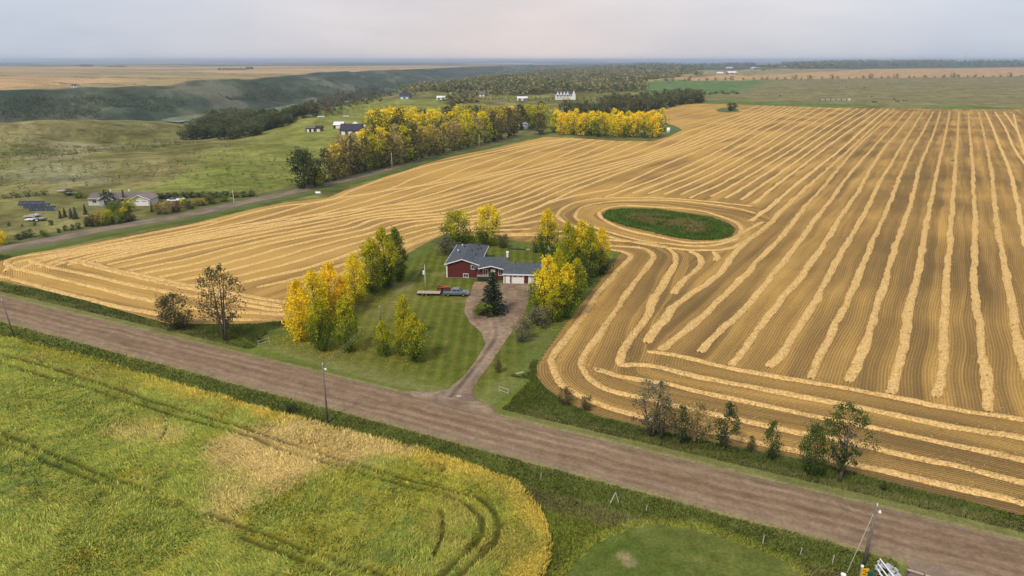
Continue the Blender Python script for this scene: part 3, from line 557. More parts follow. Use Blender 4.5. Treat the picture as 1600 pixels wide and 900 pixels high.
# ------------------------------------------------------------ straw windrows
WPATH = []
straw = mat('straw', (.64, .42, .165), .9, n=.45, ns=.35, bump=.10, bs=.18, spec=.02)
def windrow(pw, label, group, w=2.1, hh=.24, seed=0, clip=True, fade=0):
    d = float(np.median([math.hypot(*q[:2]) for q in pw])); step = min(max(d / 420, .35), 2.2)
    p = resample(pw, step)
    if clip:
        k = inside(p[:, 0], p[:, 1], FIELD) & (np.abs(p[:, 0]) < .86 * p[:, 1] + 25); idx = np.where(k)[0]
        if len(idx) < 4: return None
        br = np.split(idx, np.where(np.diff(idx) > 1)[0] + 1); idx = max(br, key=len)
        if len(idx) < 4: return None
        p = p[idx]
    ar = np.r_[0, np.cumsum(np.hypot(*np.diff(p, axis=0).T))]; t, n = frame2(p)
    p = p + n * (.55 * (vn(ar / 9, ar * 0, seed) - .5) + .35 * (vn(ar / 2.5, ar * 0, seed + 9) - .5))[:, None] * min(1, w / 2)
    if d < 330: WPATH.append((p, n, w))
    m = 7; o = np.linspace(-1, 1, m); W = w / 2 * (.55 + .85 * fbm(ar, ar * 0 + seed, 9, 3, seed) + .12 * vn(ar / .8, ar * 0, seed + 3)) * np.clip(np.minimum(ar, ar[-1] - ar) / 1.2 + .3, 0, 1)
    Hh = hh * (.55 + .9 * fbm(ar, ar * 0, 3, 3, seed + 5)); off = o[None] * W[:, None] * (1 + .14 * (rng.random((len(p), m)) - .5)); Z = .03 + Hh[:, None] * (1 - np.abs(o[None]) ** 2.2) + .10 * (rng.random((len(p), m)) - .4) * (1 - np.abs(o[None]) ** 4); Z[:, 0] = Z[:, -1] = 0.0
    X = p[:, 0:1] + n[:, 0:1] * off; Y = p[:, 1:2] + n[:, 1:2] * off
    me = gridmesh('straw_windrow', X[:, ::-1], Y[:, ::-1], Z[:, ::-1], np.ones(X.shape, bool)); o = link('straw_windrow', me, straw); tag(o, label, 'windrow', group); return o
ORD = ['first', 'second', 'third', 'fourth', 'fifth', 'sixth', 'seventh', 'eighth', 'ninth', 'tenth', 'eleventh', 'twelfth', 'thirteenth', 'fourteenth', 'fifteenth', 'sixteenth', 'seventeenth', 'eighteenth', 'nineteenth', 'twentieth', 'twenty first', 'twenty second', 'twenty third', 'twenty fourth', 'twenty fifth', 'twenty sixth', 'twenty seventh', 'twenty eighth', 'twenty ninth', 'thirtieth', 'thirty first', 'thirty second', 'thirty third', 'thirty fourth', 'thirty fifth', 'thirty sixth', 'thirty seventh', 'thirty eighth', 'thirty ninth', 'fortieth', 'forty first', 'forty second', 'forty third']
Z7 = lambda pts: [(1100 + x / 3.2, 150 + y / 3.2) for x, y in pts]
RF = [Z7([(1700, 560), (1640, 380), (1570, 180), (1548, 90)]), Z7([(1700, 640), (1640, 430), (1590, 230), (1550, 150), (1500, 82)]), Z7([(1760, 780), (1660, 480), (1610, 350), (1550, 260), (1500, 150), (1455, 80)]),
      Z7([(1760, 1160), (1700, 1000), (1640, 820), (1598, 700), (1560, 500), (1520, 350), (1470, 230), (1440, 150), (1408, 80)]),
      [(1625, 655), (1612, 610), (1595, 550), (1580, 470), (1572, 431)] + Z7([(1460, 600), (1440, 400), (1415, 260), (1390, 150), (1372, 80)]),
      [(1545, 645), (1538, 580), (1530, 500), (1522, 431)] + Z7([(1355, 600), (1345, 450), (1345, 350), (1330, 200), (1322, 78)]),
      [(1465, 622), (1473, 560), (1475, 500), (1480, 431)] + Z7([(1235, 650), (1250, 450), (1260, 300), (1270, 180), (1275, 78)]),
      [(1394, 617), (1408, 550), (1423, 470), (1433, 431)] + Z7([(1110, 650), (1145, 480), (1175, 330), (1205, 200), (1230, 78)]),
      [(1328, 598), (1342, 563), (1370, 480), (1385, 431)] + Z7([(975, 700), (1030, 550), (1080, 350), (1130, 230), (1160, 150), (1182, 78)]),
      [(1265, 592), (1285, 550), (1320, 480), (1342, 431)] + Z7([(850, 710), (930, 530), (980, 400), (1050, 250), (1100, 170), (1145, 78)]),
      [(1202, 575), (1225, 545), (1265, 485), (1295, 431)] + Z7([(700, 760), (790, 610), (870, 450), (940, 330), (1000, 230), (1050, 150), (1095, 78)]),
      [(1143, 573), (1162, 545), (1215, 475), (1253, 431)] + Z7([(600, 740), (690, 590), (770, 480), (830, 370), (900, 260), (970, 180), (1050, 78)]),
      [(1092, 551), (1117, 525), (1165, 480), (1205, 431)] + Z7([(470, 740), (560, 610), (650, 500), (720, 400), (790, 320), (880, 220), (945, 150), (1010, 78)]),
      [(1033, 549), (1050, 532), (1087, 503), (1120, 472), (1159, 435)] + Z7([(300, 790), (400, 690), (500, 560), (600, 450), (690, 340), (780, 240), (870, 160), (970, 78)])]
for i, l in enumerate(RF):
    windrow(PX(*l), 'straight pale windrow on the right of the stubble, %s from the right edge' % ORD[i], 'long windrows running up the right of the stubble field', seed=i * 7, w=1.62)
HD = [([(1012, 549), (1060, 556), (1140, 575), (1220, 590), (1300, 604), (1400, 622), (1500, 642), (1600, 657), (1700, 676)], 'innermost headland windrow where the straight rows end'),
      ([(1700, 704), (1600, 685), (1475, 665), (1350, 637), (1300, 629), (1178, 606), (1100, 590), (1025, 574), (990, 570), (972, 569), (973, 552), (987, 527), (1010, 493), (1023, 463), (1050, 420), (1057, 402), (1040, 386), (1000, 379), (950, 375), (890, 370), (840, 368), (780, 369)], 'second headland windrow turning sharply up past the farmyard'),
      ([(1700, 742), (1600, 720), (1444, 687), (1350, 665), (1275, 651), (1194, 634), (1100, 615), (1037, 599), (975, 590), (950, 582), (927, 576)], 'third headland windrow starting at the bend beside the farmyard'),
      ([(1700, 780), (1600, 755), (1500, 729), (1444, 718), (1359, 699), (1250, 677), (1194, 665), (1147, 654), (1060, 636), (1000, 621), (950, 609), (925, 594), (912, 577), (912, 556), (933, 527), (963, 483), (989, 445), (1015, 412), (1020, 398), (1003, 388), (953, 384), (900, 380), (840, 378)], 'fourth headland windrow curving round the corner beside the farmyard'),
      ([(1700, 815), (1600, 788), (1506, 765), (1412, 743), (1350, 730), (1287, 716), (1225, 701), (1150, 684), (1075, 667), (987, 648), (940, 633), (905, 618), (878, 602), (866, 580), (864, 558), (882, 530), (913, 490), (937, 457), (963, 423), (984, 402), (972, 394), (955, 391)], 'outermost headland windrow along the roadside trees and farmyard bank')]
for i, (l, t) in enumerate(HD): windrow(PX(*l), 'pale straw ' + t, 'headland windrows beside the gravel road', seed=200 + i * 7, w=1.55 if i != 1 else 1.75, clip=i < 4)
HL = [([(120, 406), (175, 420), (250, 436), (312, 449), (400, 465), (450, 474)], 'innermost left headland windrow the angled rows run into'),
      ([(70, 415), (110, 409), (180, 425), (250, 441), (330, 458), (400, 472), (445, 480)], 'second left headland windrow of the field corner'),
      ([(450, 492), (330, 485), (262, 475), (175, 456), (100, 437), (27, 420), (8, 411), (30, 402), (100, 392), (160, 380), (250, 362), (340, 345)], 'third left headland windrow turning at the field corner'),
      ([(450, 500), (400, 500), (300, 498), (255, 493), (187, 480), (125, 465), (62, 447), (0, 431), (-30, 420)], 'outer left headland windrow along the gravel road'),
      ([(445, 486), (330, 468), (262, 456), (200, 444), (140, 430), (70, 415), (50, 407), (90, 397), (150, 386), (250, 368)], 'left headland windrow between the third and the inner one')]
for i, (l, t) in enumerate(HL): windrow(PX(*l), 'pale straw ' + t, 'headland windrows at the left corner of the field', seed=300 + i * 7, w=1.7)
Z2 = lambda pts: [(800 + x / 4, 190 + y / 4) for x, y in pts]
RG = [(Z2([(548, 562), (620, 535), (720, 527), (1000, 540), (1200, 562), (1380, 622), (1430, 665), (1410, 712), (1300, 748), (1100, 757), (900, 718), (700, 672), (585, 622), (548, 590), (548, 562)]), 'thin straw windrow hugging the edge of the oval slough'),
      (Z2([(1560, 628), (1480, 672), (1350, 752), (1200, 778), (1000, 768), (800, 742), (600, 690), (470, 642), (405, 605), (405, 572), (450, 532), (600, 503), (850, 492), (1100, 503), (1400, 542), (1520, 575)]), 'looping straw windrow two rows out around the oval slough'),
      (Z2([(1640, 620), (1500, 725), (1400, 778), (1300, 800), (1100, 803), (850, 772), (560, 712), (370, 650), (295, 600), (290, 570), (340, 530), (440, 495), (600, 478), (900, 477), (1200, 497), (1500, 530)]), 'outer looping straw windrow around the oval slough'),
      (Z2([(1000, 1080), (1070, 990), (1160, 920), (1188, 880), (1165, 835), (1110, 812)]), 'short hooked straw windrow below the slough'),
      (Z2([(1262, 872), (1278, 845), (1255, 812)]), 'stubby straw pile below the slough between two windrows'),
      ([(1012, 537), (1022, 518), (1045, 492), (1055, 478), (1082, 458), (1120, 430), (1162, 381), (1194, 356), (1225, 325), (1256, 297), (1300, 258), (1340, 222), (1372, 192), (1399, 169)], 'long straw windrow passing just right of the hooked one below the slough'), ([(1172, 346), (1209, 319), (1237, 294), (1280, 260), (1320, 228), (1360, 192), (1389, 169)], 'straw windrow starting at the right tip of the slough loops')]
for i, (l, t) in enumerate(RG): windrow(PX(*l), 'pale ' + t, 'windrows around the slough', seed=400 + i * 7, w=1.5 if i < 3 else 1.8)
# the wide middle and left of the field: traced key rows with the rows between them set at swath spacing
KEY = [[(8, 425), (30, 410), (110, 396), (210, 376), (310, 356), (400, 331), (450, 321), (512, 314), (560, 294), (600, 280), (650, 264), (700, 252), (750, 241), (800, 231), (850, 221), (905, 217)],
       [(150, 410), (250, 388), (400, 360), (475, 346), (550, 333), (600, 322), (650, 317), (700, 305), (750, 290), (800, 272), (850, 261), (905, 244), (942, 228), (985, 212), (1060, 190), (1120, 172), (1145, 163)],
       [(215, 429), (310, 411), (400, 386), (475, 370), (550, 356), (590, 342), (650, 337), (700, 332), (750, 318), (800, 304), (862, 279), (950, 257), (1025, 237), (1100, 205), (1160, 182), (1200, 165)],
       [(330, 453), (400, 437), (475, 420), (537, 400), (625, 369), (692, 353), (745, 347), (800, 340), (862, 314), (925, 287), (1025, 250), (1100, 225), (1185, 191), (1237, 167)],
       [(945, 308), (1050, 270), (1130, 232), (1190, 198), (1252, 167)], [(1072, 312), (1125, 288), (1180, 258), (1235, 225), (1283, 195), (1328, 169)],
       [(1172, 323), (1210, 292), (1255, 258), (1305, 220), (1345, 192), (1378, 170)]]
KW = [resample(PX(*k), 3.) for k in KEY]
def lerpline(a, b, t, n=60):
    f = lambda p: np.c_[np.interp(np.linspace(0, 1, n), np.linspace(0, 1, len(p)), p[:, 0]), np.interp(np.linspace(0, 1, n), np.linspace(0, 1, len(p)), p[:, 1])]
    return f(a) * (1 - t) + f(b) * t
CNT = [5, 3, 3, 1, 4, 3]; idx = 0
ringz = [q[:2] for q in PX(*Z2([(1640, 600), (1500, 735), (1100, 820), (560, 725), (370, 660), (285, 600), (330, 525), (440, 488), (600, 470), (900, 468), (1200, 488), (1530, 522)]))]
for a in range(len(KW)):
    ls = [KW[a]] + ([lerpline(KW[a], KW[a + 1], (j + 1) / (CNT[a] + 1)) for j in range(CNT[a])] if a < len(KW) - 1 else [])
    for l in ls:
        l = np.asarray(l)
        if a < 3 or 1:
            k = ~inside(l[:, 0], l[:, 1], ringz); ix = np.where(k)[0]; br = np.split(ix, np.where(np.diff(ix) > 1)[0] + 1); l = l[max(br, key=len)]
        if len(l) > 3: windrow([tuple(q) for q in l], 'slanting pale windrow in the middle stubble, %s from the side road' % ORD[idx], 'slanting windrows across the middle of the stubble field', seed=500 + idx * 7, w=1.55); idx += 1
LK = [[(470, 470), (520, 438), (570, 415), (640, 385), (690, 366), (740, 357), (800, 352), (850, 345)], [(400, 450), (475, 432), (540, 412), (640, 374), (692, 360), (745, 353), (800, 346), (858, 330)], [(470, 452), (530, 428), (600, 398), (650, 379), (700, 363), (750, 361), (830, 358)], [(700, 372), (760, 366), (830, 365), (880, 362)], [(690, 369), (730, 363)]]
for i, l in enumerate(LK[:4]): windrow(PX(*l), 'straw windrow close behind the farmyard, %s counting outwards' % ORD[[1, 3, 2, 0][i]], 'windrows behind the farmyard', seed=700 + i * 7, w=1.7)
# loose straw along the near windrows
ws = np.array([len(p) * 1. for p, n, w in WPATH]); ws /= ws.sum(); LX = []; LY = []
for (p, n, w), f in zip(WPATH, ws):
    k = int(150000 * f); t = rng.uniform(0, len(p) - 1.01, k); i = t.astype(int); fr = (t - i)[:, None]; q = p[i] * (1 - fr) + p[i + 1] * fr + n[i] * (rng.normal(0, .50, k) * w)[:, None]; LX.append(q[:, 0]); LY.append(q[:, 1])
LX = np.concatenate(LX); LY = np.concatenate(LY); kk = inside(LX, LY, FIELD); LX = LX[kk]; LY = LY[kk]
blades('straw_litter', len(LX), lambda n: (LX, LY), .34, .13, lambda x, y: np.ones((len(x), 1)) * np.array([.62, .395, .145]), lambda x, y: .05 + rng.uniform(0, .34, len(x)), 'loose straw scattered over and beside the near windrows', 'straw', lean=(.9, 1.6), tone=(.35, 1.35))
for nm, poly in (('bush', [(1117, 172), (1130, 168), (1150, 169), (1156, 174), (1140, 176), (1124, 175)]), ('weed', [(1484, 251), (1492, 249), (1500, 251), (1492, 253)])):
    flatpoly('grass_patch', PX(*poly), .06, mat('green_patch', (.07, .12, .025), n=.4, ns=1.5, bump=.3, bs=1))
tip = PX((1034, 190), (1050, 196), (1066, 203), (1046, 213), (1040, 205)); flatpoly('grass_patch', tip, .07, MATS['green_patch'])
#@@TREES
# ------------------------------------------------------------ trees
def leafmesh(name, cen, tint, size, squash=1.0, up=.25):
    n = len(cen); a = rng.normal(0, 1, (n, 3)); a /= np.linalg.norm(a, axis=1)[:, None]; b = rng.normal(0, 1, (n, 3)); b = np.cross(a, b); b /= np.linalg.norm(b, axis=1)[:, None] + 1e-6
    s = size * rng.uniform(.6, 1.3, (n, 1)); V = np.empty((n, 4, 3)); V[:, 0] = cen - a * s * .5; V[:, 1] = cen + b * s * .38; V[:, 2] = cen + a * s * .5; V[:, 3] = cen - b * s * .38
    return npmesh(name, V.reshape(-1, 3), np.arange(4 * n).reshape(-1, 4), np.repeat(tint[:, None], 4, 1).reshape(-1, 3), False)
def prof(kind, t):
    if kind == 'poplar': return np.clip(np.sin(np.pi * np.clip(t, 0, 1) ** .78), 0, 1) ** .7
    if kind == 'round': return np.sqrt(np.clip(1 - (2 * t - 1) ** 2, 0, 1)) ** .8
    if kind == 'spruce': return np.clip(1 - t, 0, 1) ** .85
    return np.clip(np.sin(np.pi * np.clip(t, .02, 1) ** .6), 0, 1) ** .8
def make_tree(kind, seed, nleaf, leaf, R0=.27, base=.10, clumps=46, trunks=1, sig=.055, limbr=1.0, flat=0):
    """unit height tree: returns trunk mesh, crown mesh"""
    r = np.random.default_rng(seed); tr = MB(); cl = []; lw = []
    if kind == 'spruce':
        tr.tube((0, 0, 0), (0, 0, .97), .018, .003, 6); L_ = []; T_ = []
        tiers = 17
        for i in range(tiers):
            t = i / tiers; z = base + (1 - base) * t; rad = R0 * (1 - t) ** .85 * r.uniform(.85, 1.12) + .012; nb = int(11 - 5 * t)
            for k in range(nb):
                a = 6.283 * (k + r.random()) / nb; rr = rad * r.uniform(.75, 1.1)
                m = max(3, int(nleaf / (tiers * 8) * (1 - t * .6)))
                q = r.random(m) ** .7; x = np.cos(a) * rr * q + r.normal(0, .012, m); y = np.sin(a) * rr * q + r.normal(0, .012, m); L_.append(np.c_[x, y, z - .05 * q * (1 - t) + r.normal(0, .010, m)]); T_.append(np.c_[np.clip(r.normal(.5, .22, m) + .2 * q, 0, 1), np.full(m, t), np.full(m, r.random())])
        cen = np.concatenate(L_); tint = np.concatenate(T_)
        return tr.mesh('trunk', True), leafmesh('crown', cen, tint, leaf)
    stems = []
    for k in range(trunks):
        a = 6.283 * k / trunks + r.random(); sp = 0 if trunks == 1 else r.uniform(.06, .17) * R0 / .27
        top = Vector((math.cos(a) * sp, math.sin(a) * sp, r.uniform(.78, .92))); base0 = Vector((math.cos(a) * .02, math.sin(a) * .02, 0)) if trunks > 1 else Vector((0, 0, 0)); stems.append((base0, top))
        mid = base0.lerp(top, .5) + Vector((r.normal(0, .012), r.normal(0, .012), 0)); tr.tube(base0, mid, .017 * limbr, .011 * limbr, 7); tr.tube(mid, top, .011 * limbr, .003, 6)
    for i in range(clumps):
        t = (i + r.random()) / clumps; z = base + (1 - base) * t * .97; rad = R0 * prof(kind, t); a = r.uniform(0, 6.283); rr = rad * r.uniform(.25, 1.0) ** .6
        st = stems[i % len(stems)]; ax = st[0].lerp(st[1], min(z / st[1].z, 1)); off = Vector((ax.x * .6, ax.y * .6, 0))
        c = Vector((math.cos(a) * rr, math.sin(a) * rr, z)) + off; cl.append((c, r.random(), rad)); zz = max(.06, z - .12 - .25 * rr)
        p = st[0].lerp(st[1], min(zz / st[1].z, 1)); tr.tube(p, c, .0055 * limbr * (1.2 - t), .0014, 4)
    per = nleaf // len(cl); Ls = []; Ts = []
    for c, tn, rad in cl:
        m = int(per * r.uniform(.6, 1.4)); sg = sig * r.uniform(.7, 1.2) * (.5 + .7 * rad / R0)
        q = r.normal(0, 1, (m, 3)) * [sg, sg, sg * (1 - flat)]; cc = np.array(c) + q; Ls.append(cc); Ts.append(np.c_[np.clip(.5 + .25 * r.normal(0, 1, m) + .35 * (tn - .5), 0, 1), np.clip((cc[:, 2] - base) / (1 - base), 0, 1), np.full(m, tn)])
    cen = np.concatenate(Ls); tint = np.concatenate(Ts); cen[:, 2] = np.maximum(cen[:, 2], .01)
    return tr.mesh('trunk', True), leafmesh('crown', cen, tint, leaf)
BARK = mat('bark', (.13, .10, .075), .9, n=.3, ns=.2); BIRCH = mat('pale_bark', (.33, .30, .25), .85, n=.35, ns=.25)
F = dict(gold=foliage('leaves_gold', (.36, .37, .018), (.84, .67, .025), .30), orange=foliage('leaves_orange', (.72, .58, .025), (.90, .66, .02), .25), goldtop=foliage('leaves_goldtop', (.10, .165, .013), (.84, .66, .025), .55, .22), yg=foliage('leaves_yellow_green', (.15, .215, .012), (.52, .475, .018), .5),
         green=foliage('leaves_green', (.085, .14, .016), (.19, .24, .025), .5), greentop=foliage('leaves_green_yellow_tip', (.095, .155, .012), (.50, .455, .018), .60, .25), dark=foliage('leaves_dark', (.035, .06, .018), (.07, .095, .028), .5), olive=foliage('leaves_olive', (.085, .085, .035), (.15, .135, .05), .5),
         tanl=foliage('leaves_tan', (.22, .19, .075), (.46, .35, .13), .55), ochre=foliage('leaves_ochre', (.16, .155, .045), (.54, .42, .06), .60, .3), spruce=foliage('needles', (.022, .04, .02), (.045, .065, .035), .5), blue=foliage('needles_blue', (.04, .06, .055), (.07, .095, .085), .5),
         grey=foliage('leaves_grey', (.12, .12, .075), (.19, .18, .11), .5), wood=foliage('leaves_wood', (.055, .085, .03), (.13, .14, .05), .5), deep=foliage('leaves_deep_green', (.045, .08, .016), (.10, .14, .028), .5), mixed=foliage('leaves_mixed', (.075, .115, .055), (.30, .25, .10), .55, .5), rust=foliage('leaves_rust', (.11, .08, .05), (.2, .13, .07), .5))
PT = dict(poplar=[make_tree('poplar', 10 + i, 5600, .031, .28, .04, 110, sig=.045) for i in range(4)], broad=[make_tree('round', 30 + i, 4200, .042, .42, .07, 70, sig=.07) for i in range(3)],
          sparse=[make_tree('poplar', 40 + i, 2000, .030, .36, .22, 64, trunks=3, sig=.045, limbr=1.15) for i in range(2)], thin=[make_tree('poplar', 50 + i, 1600, .042, .26, .12, 40, sig=.05) for i in range(2)],
          bigsparse=[make_tree('round', 60, 3400, .028, .42, .26, 56, sig=.040, limbr=1.8, flat=.45)], spruce=[make_tree('spruce', 70 + i, 6500, .032, .27, .05) for i in range(2)], shrub=[make_tree('round', 80 + i, 1500, .075, .55, .05, 30, trunks=4, sig=.10) for i in range(3)],
          mid=[make_tree('poplar', 90 + i, 700, .062, .30, .05, 34, sig=.06) for i in range(5)], midround=[make_tree('round', 100 + i, 1000, .075, .40, .05, 30, sig=.075) for i in range(4)], far=[make_tree('round', 110 + i, 150, .14, .42, .05, 16, sig=.09) for i in range(4)],
          midspruce=[make_tree('spruce', 120, 1300, .05, .22, .05)], bush=[make_tree('round', 130 + i, 160, .17, .6, .03, 12, trunks=2, sig=.12) for i in range(3)])
TN = [0]
def tree(p, H, proto, fol, label, cat='tree', name='tree', group=None, wide=1.0, bark=None):
    i = TN[0]; TN[0] += 1; tm, cm = PT[proto][i % len(PT[proto])]
    t = thing(name, label, cat, p, random.uniform(0, 6.28), group); t.scale = (H * wide, H * wide, H)
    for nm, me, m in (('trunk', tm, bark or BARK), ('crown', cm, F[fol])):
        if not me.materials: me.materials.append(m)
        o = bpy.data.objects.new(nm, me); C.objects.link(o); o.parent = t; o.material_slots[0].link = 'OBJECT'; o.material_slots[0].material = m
    return t
def treepx(u, v, hp, wp, proto, fol, label, **k):
    p = P(u, v); H = hp * mpp(p) / math.cos(PITCH + math.atan((v - 450) / FP)) * 1.0
    W0 = {'poplar': .58, 'broad': .88, 'sparse': .75, 'thin': .56, 'bigsparse': .92, 'spruce': .56, 'shrub': 1.2, 'mid': .66, 'midround': .85, 'far': .9, 'midspruce': .46, 'bush': 1.3}[proto]
    return tree(p, H, proto, fol, label, wide=(.90 if proto == 'poplar' else 1.04) * (wp * mpp(p)) / (H * W0), **k)
WG = 'golden and green poplars on the west side of the lawn'
for a in [(470, 532, 92, 48, 'poplar', 'orange', 'bright orange gold poplar at the left end of the yard row'), (494, 512, 88, 50, 'poplar', 'gold', 'golden poplar second from the left end of the yard row'), (518, 496, 84, 50, 'poplar', 'orange', 'deep gold poplar behind the two front green yellow ones'), (538, 494, 62, 36, 'poplar', 'orange', 'small orange gold poplar low in the west yard row'), (556, 474, 76, 44, 'poplar', 'gold', 'golden tall poplar midway along the west yard row'),
          (582, 458, 84, 50, 'poplar', 'yg', 'yellow green poplar in front of the big green one'), (602, 450, 92, 50, 'poplar', 'greentop', 'big green poplar with yellow tips in the west yard row'), (621, 438, 80, 40, 'poplar', 'green', 'green poplar at the house end of the west yard row'),
          (504, 548, 80, 46, 'poplar', 'greentop', 'front green poplar left of its yellow green neighbour by the road'), (545, 550, 86, 46, 'poplar', 'yg', 'front yellow green poplar by the road, right of the green one')]:
    treepx(*a[:6], a[6], group=WG, name='poplar_tree')
for a in [(599, 557, 54, 32, 'poplar', 'yg', 'small rounded yellow green tree on the lawn by the utility pole'), (632, 530, 66, 32, 'poplar', 'yg', 'slim yellow green tree behind the lawn pair'), (648, 565, 72, 44, 'poplar', 'greentop', 'green yellow tree at the front of the lawn pair'), (627, 556, 58, 26, 'poplar', 'yg', 'narrow yellow green tree at the left of the lawn pair')]:
    treepx(*a[:6], a[6], group='small trees standing on the lawn', name='poplar_tree')
for a in [(717, 382, 51, 50, 'broad', 'greentop', 'rounded green tree behind the left end of the red house'), (762, 384, 61, 39, 'broad', 'goldtop', 'gold tree behind the roof of the red house'), (855, 402, 74, 38, 'poplar', 'goldtop', 'gold topped tree with dark green foot behind the white tank'),
          (886, 432, 84, 40, 'poplar', 'yg', 'yellow green tree left of the dark east yard tree'), (905, 430, 84, 42, 'poplar', 'goldtop', 'yellow topped tree in the middle of the east yard clump'), (921, 434, 80, 42, 'poplar', 'greentop', 'green tree in the east yard clump beside the field'), (938, 418, 62, 32, 'poplar', 'gold', 'gold tree at the right edge of the east yard clump'),
          (842, 488, 66, 40, 'poplar', 'greentop', 'green tree hiding the end of the garage'), (855, 492, 90, 44, 'poplar', 'gold', 'bright gold tree right of the garage'), (872, 480, 88, 44, 'poplar', 'yg', 'yellow green tall tree behind the bright gold one right of the garage'), (884, 498, 84, 42, 'poplar', 'goldtop', 'gold and green tree at the front of the garage clump'), (900, 470, 66, 34, 'poplar', 'yg', 'yellow green tree at the right side of the garage clump'), (866, 503, 50, 34, 'poplar', 'greentop', 'low green tree at the foot of the garage clump')]:
    treepx(*a[:6], a[6], group='yard trees around the red house', name='yard_tree')
treepx(770, 490, 66, 50, 'spruce', 'spruce', 'dark green spruce standing in the gravel turning loop', name='spruce_tree')
for a in [(757, 495, 21, 34, 'shrub', 'green', 'round green shrub at the foot of the dark spruce'), (697, 397, 26, 34, 'shrub', 'grey', 'grey green shrub at the left back corner of the house'), (787, 388, 21, 17, 'shrub', 'olive', 'single olive shrub on the back lawn'), (840, 395, 24, 18, 'shrub', 'olive', 'olive shrub by the gold topped tree on the back lawn'),
          (934, 428, 34, 36, 'shrub', 'dark', 'dark shrub under the gold tree at the field edge'), (905, 448, 40, 38, 'shrub', 'dark', 'dark shrub filling the foot of the east clump'), (843, 510, 28, 42, 'shrub', 'grey', 'spreading grey shrub below the garage clump'), (817, 533, 33, 28, 'shrub', 'grey', 'round grey shrub beside the drive'), (778, 583, 22, 13, 'thin', 'rust', 'small bare shrub on the grass right of the drive'),
          (455, 643, 13, 20, 'shrub', 'dark', 'small dark bush in the ditch left of the roadside pole'), (883, 633, 26, 22, 'shrub', 'olive', 'olive bush at the rounded field corner'), (917, 642, 22, 18, 'shrub', 'olive', 'smaller olive bush right of the one at the field corner'), (1380, 765, 9, 12, 'shrub', 'dark', 'tiny dark bush in the grass right of the big roadside tree')]:
    treepx(*a[:6], a[6], cat='shrub', name='shrub')
treepx(277, 514, 53, 48, 'broad', 'olive', 'small olive brown tree at the field edge by the gravel road', name='roadside_tree'); treepx(352, 532, 114, 70, 'sparse', 'olive', 'tall sparse many stemmed tree at the left part of the gravel road', name='roadside_tree')
for a in [(1018, 682, 84, 66, 'sparse', 'grey', 'nearly bare brown tree, leftmost of the right roadside group', BARK), (1032, 686, 64, 40, 'sparse', 'olive', 'thin olive tree in front of the bare brown one', BARK), (1062, 692, 56, 34, 'thin', 'wood', 'sparse olive tree between the bare one and the dense one', BARK), (1088, 690, 60, 38, 'thin', 'tanl', 'sparse tan tree left of the dense grey green one', BARK), (1132, 702, 70, 36, 'thin', 'wood', 'dense grey green tree of the right roadside group', BARK),
          (1172, 706, 24, 16, 'thin', 'olive', 'very small sapling between two roadside trees', BARK), (1203, 718, 58, 26, 'thin', 'deep', 'slim green young tree by the road', BARK), (1268, 742, 72, 42, 'broad', 'deep', 'bushy green tree touching the large one by the road', BARK), (1312, 752, 112, 80, 'bigsparse', 'deep', 'large open branched green tree by the road, tallest of the right group', BIRCH)]:
    treepx(*a[:7], name='roadside_tree', group='trees along the right part of the gravel road')
# belt beside the side road
tree_n = [0]
def row(pts, n, hp0, hp1, wp0, wp1, fols, label, group, proto='mid', jit=3, name='shelterbelt_tree'):
    pts = np.array(pts, float); d = np.r_[0, np.cumsum(np.hypot(*np.diff(pts, axis=0).T))]
    for i in range(n):
        t = (i + .5) / n; s = t * d[-1]; u = np.interp(s, d, pts[:, 0]) + random.uniform(-jit, jit); v = np.interp(s, d, pts[:, 1]) + random.uniform(-jit, jit) * .3
        k = random.uniform(.85, 1.12); f = random.choice(fols)
        treepx(u, v, (hp0 * (1 - t) + hp1 * t) * k, (wp0 * (1 - t) + wp1 * t) * random.uniform(.9, 1.15), proto, f, label % (FW[f], ORD[i] if i < len(ORD) else 'next'), group=group, name=name)
FW = dict(gold='golden', orange='orange gold', goldtop='gold topped', yg='yellow green', green='green', greentop='green', dark='dark green', olive='olive', tanl='tan leaved', ochre='ochre', spruce='spruce', blue='blue', grey='grey', wood='dull green', rust='rusty')
treepx(476, 294, 58, 52, 'broad', 'dark', 'dense dark green tree ending the belt beside the side road', name='shelterbelt_tree'); treepx(497, 292, 22, 26, 'shrub', 'yg', 'yellow green shrub at the foot of the dark belt tree', cat='shrub', name='shrub')
row([(505, 286), (560, 270), (620, 258), (680, 243), (740, 228), (800, 214)], 24, 60, 42, 36, 28, ['ochre', 'tanl', 'ochre', 'tanl', 'yg', 'olive'], '%s tree in the front row beside the side road, %s from the left', 'front row of the belt beside the side road')
row([(520, 274), (600, 252), (700, 228), (790, 205)], 20, 56, 38, 32, 28, ['ochre', 'tanl', 'ochre', 'gold', 'olive'], '%s tree in the second row of the belt, %s from the left', 'second row of the belt beside the side road')
row([(575, 216), (610, 214), (660, 210), (710, 207)], 12, 44, 32, 34, 26, ['goldtop', 'goldtop', 'olive', 'gold'], '%s tree in the grove right of the dark barn, %s from the left', 'grove beside the dark roofed barn')
row([(572, 206), (620, 203), (670, 198), (720, 196)], 11, 38, 26, 30, 22, ['olive', 'goldtop', 'goldtop', 'greentop'], '%s tree at the back of the grove by the barn, %s from the left', 'back of the grove beside the barn')
row([(690, 190), (740, 188), (800, 190), (850, 186)], 14, 25, 26, 24, 24, ['yg', 'ochre', 'gold', 'olive'], '%s tree in the far row beyond the belt, %s from the left', 'far row beyond the belt')
row([(715, 208), (760, 208), (810, 203), (850, 200)], 13, 34, 36, 26, 28, ['ochre', 'olive', 'yg', 'tanl'], '%s tree in the middle row left of the golden grove, %s from the left', 'middle row left of the golden grove')
treepx(843, 210, 34, 30, 'mid', 'olive', 'dark olive tree between the grain bin and the golden grove', name='shelterbelt_tree')
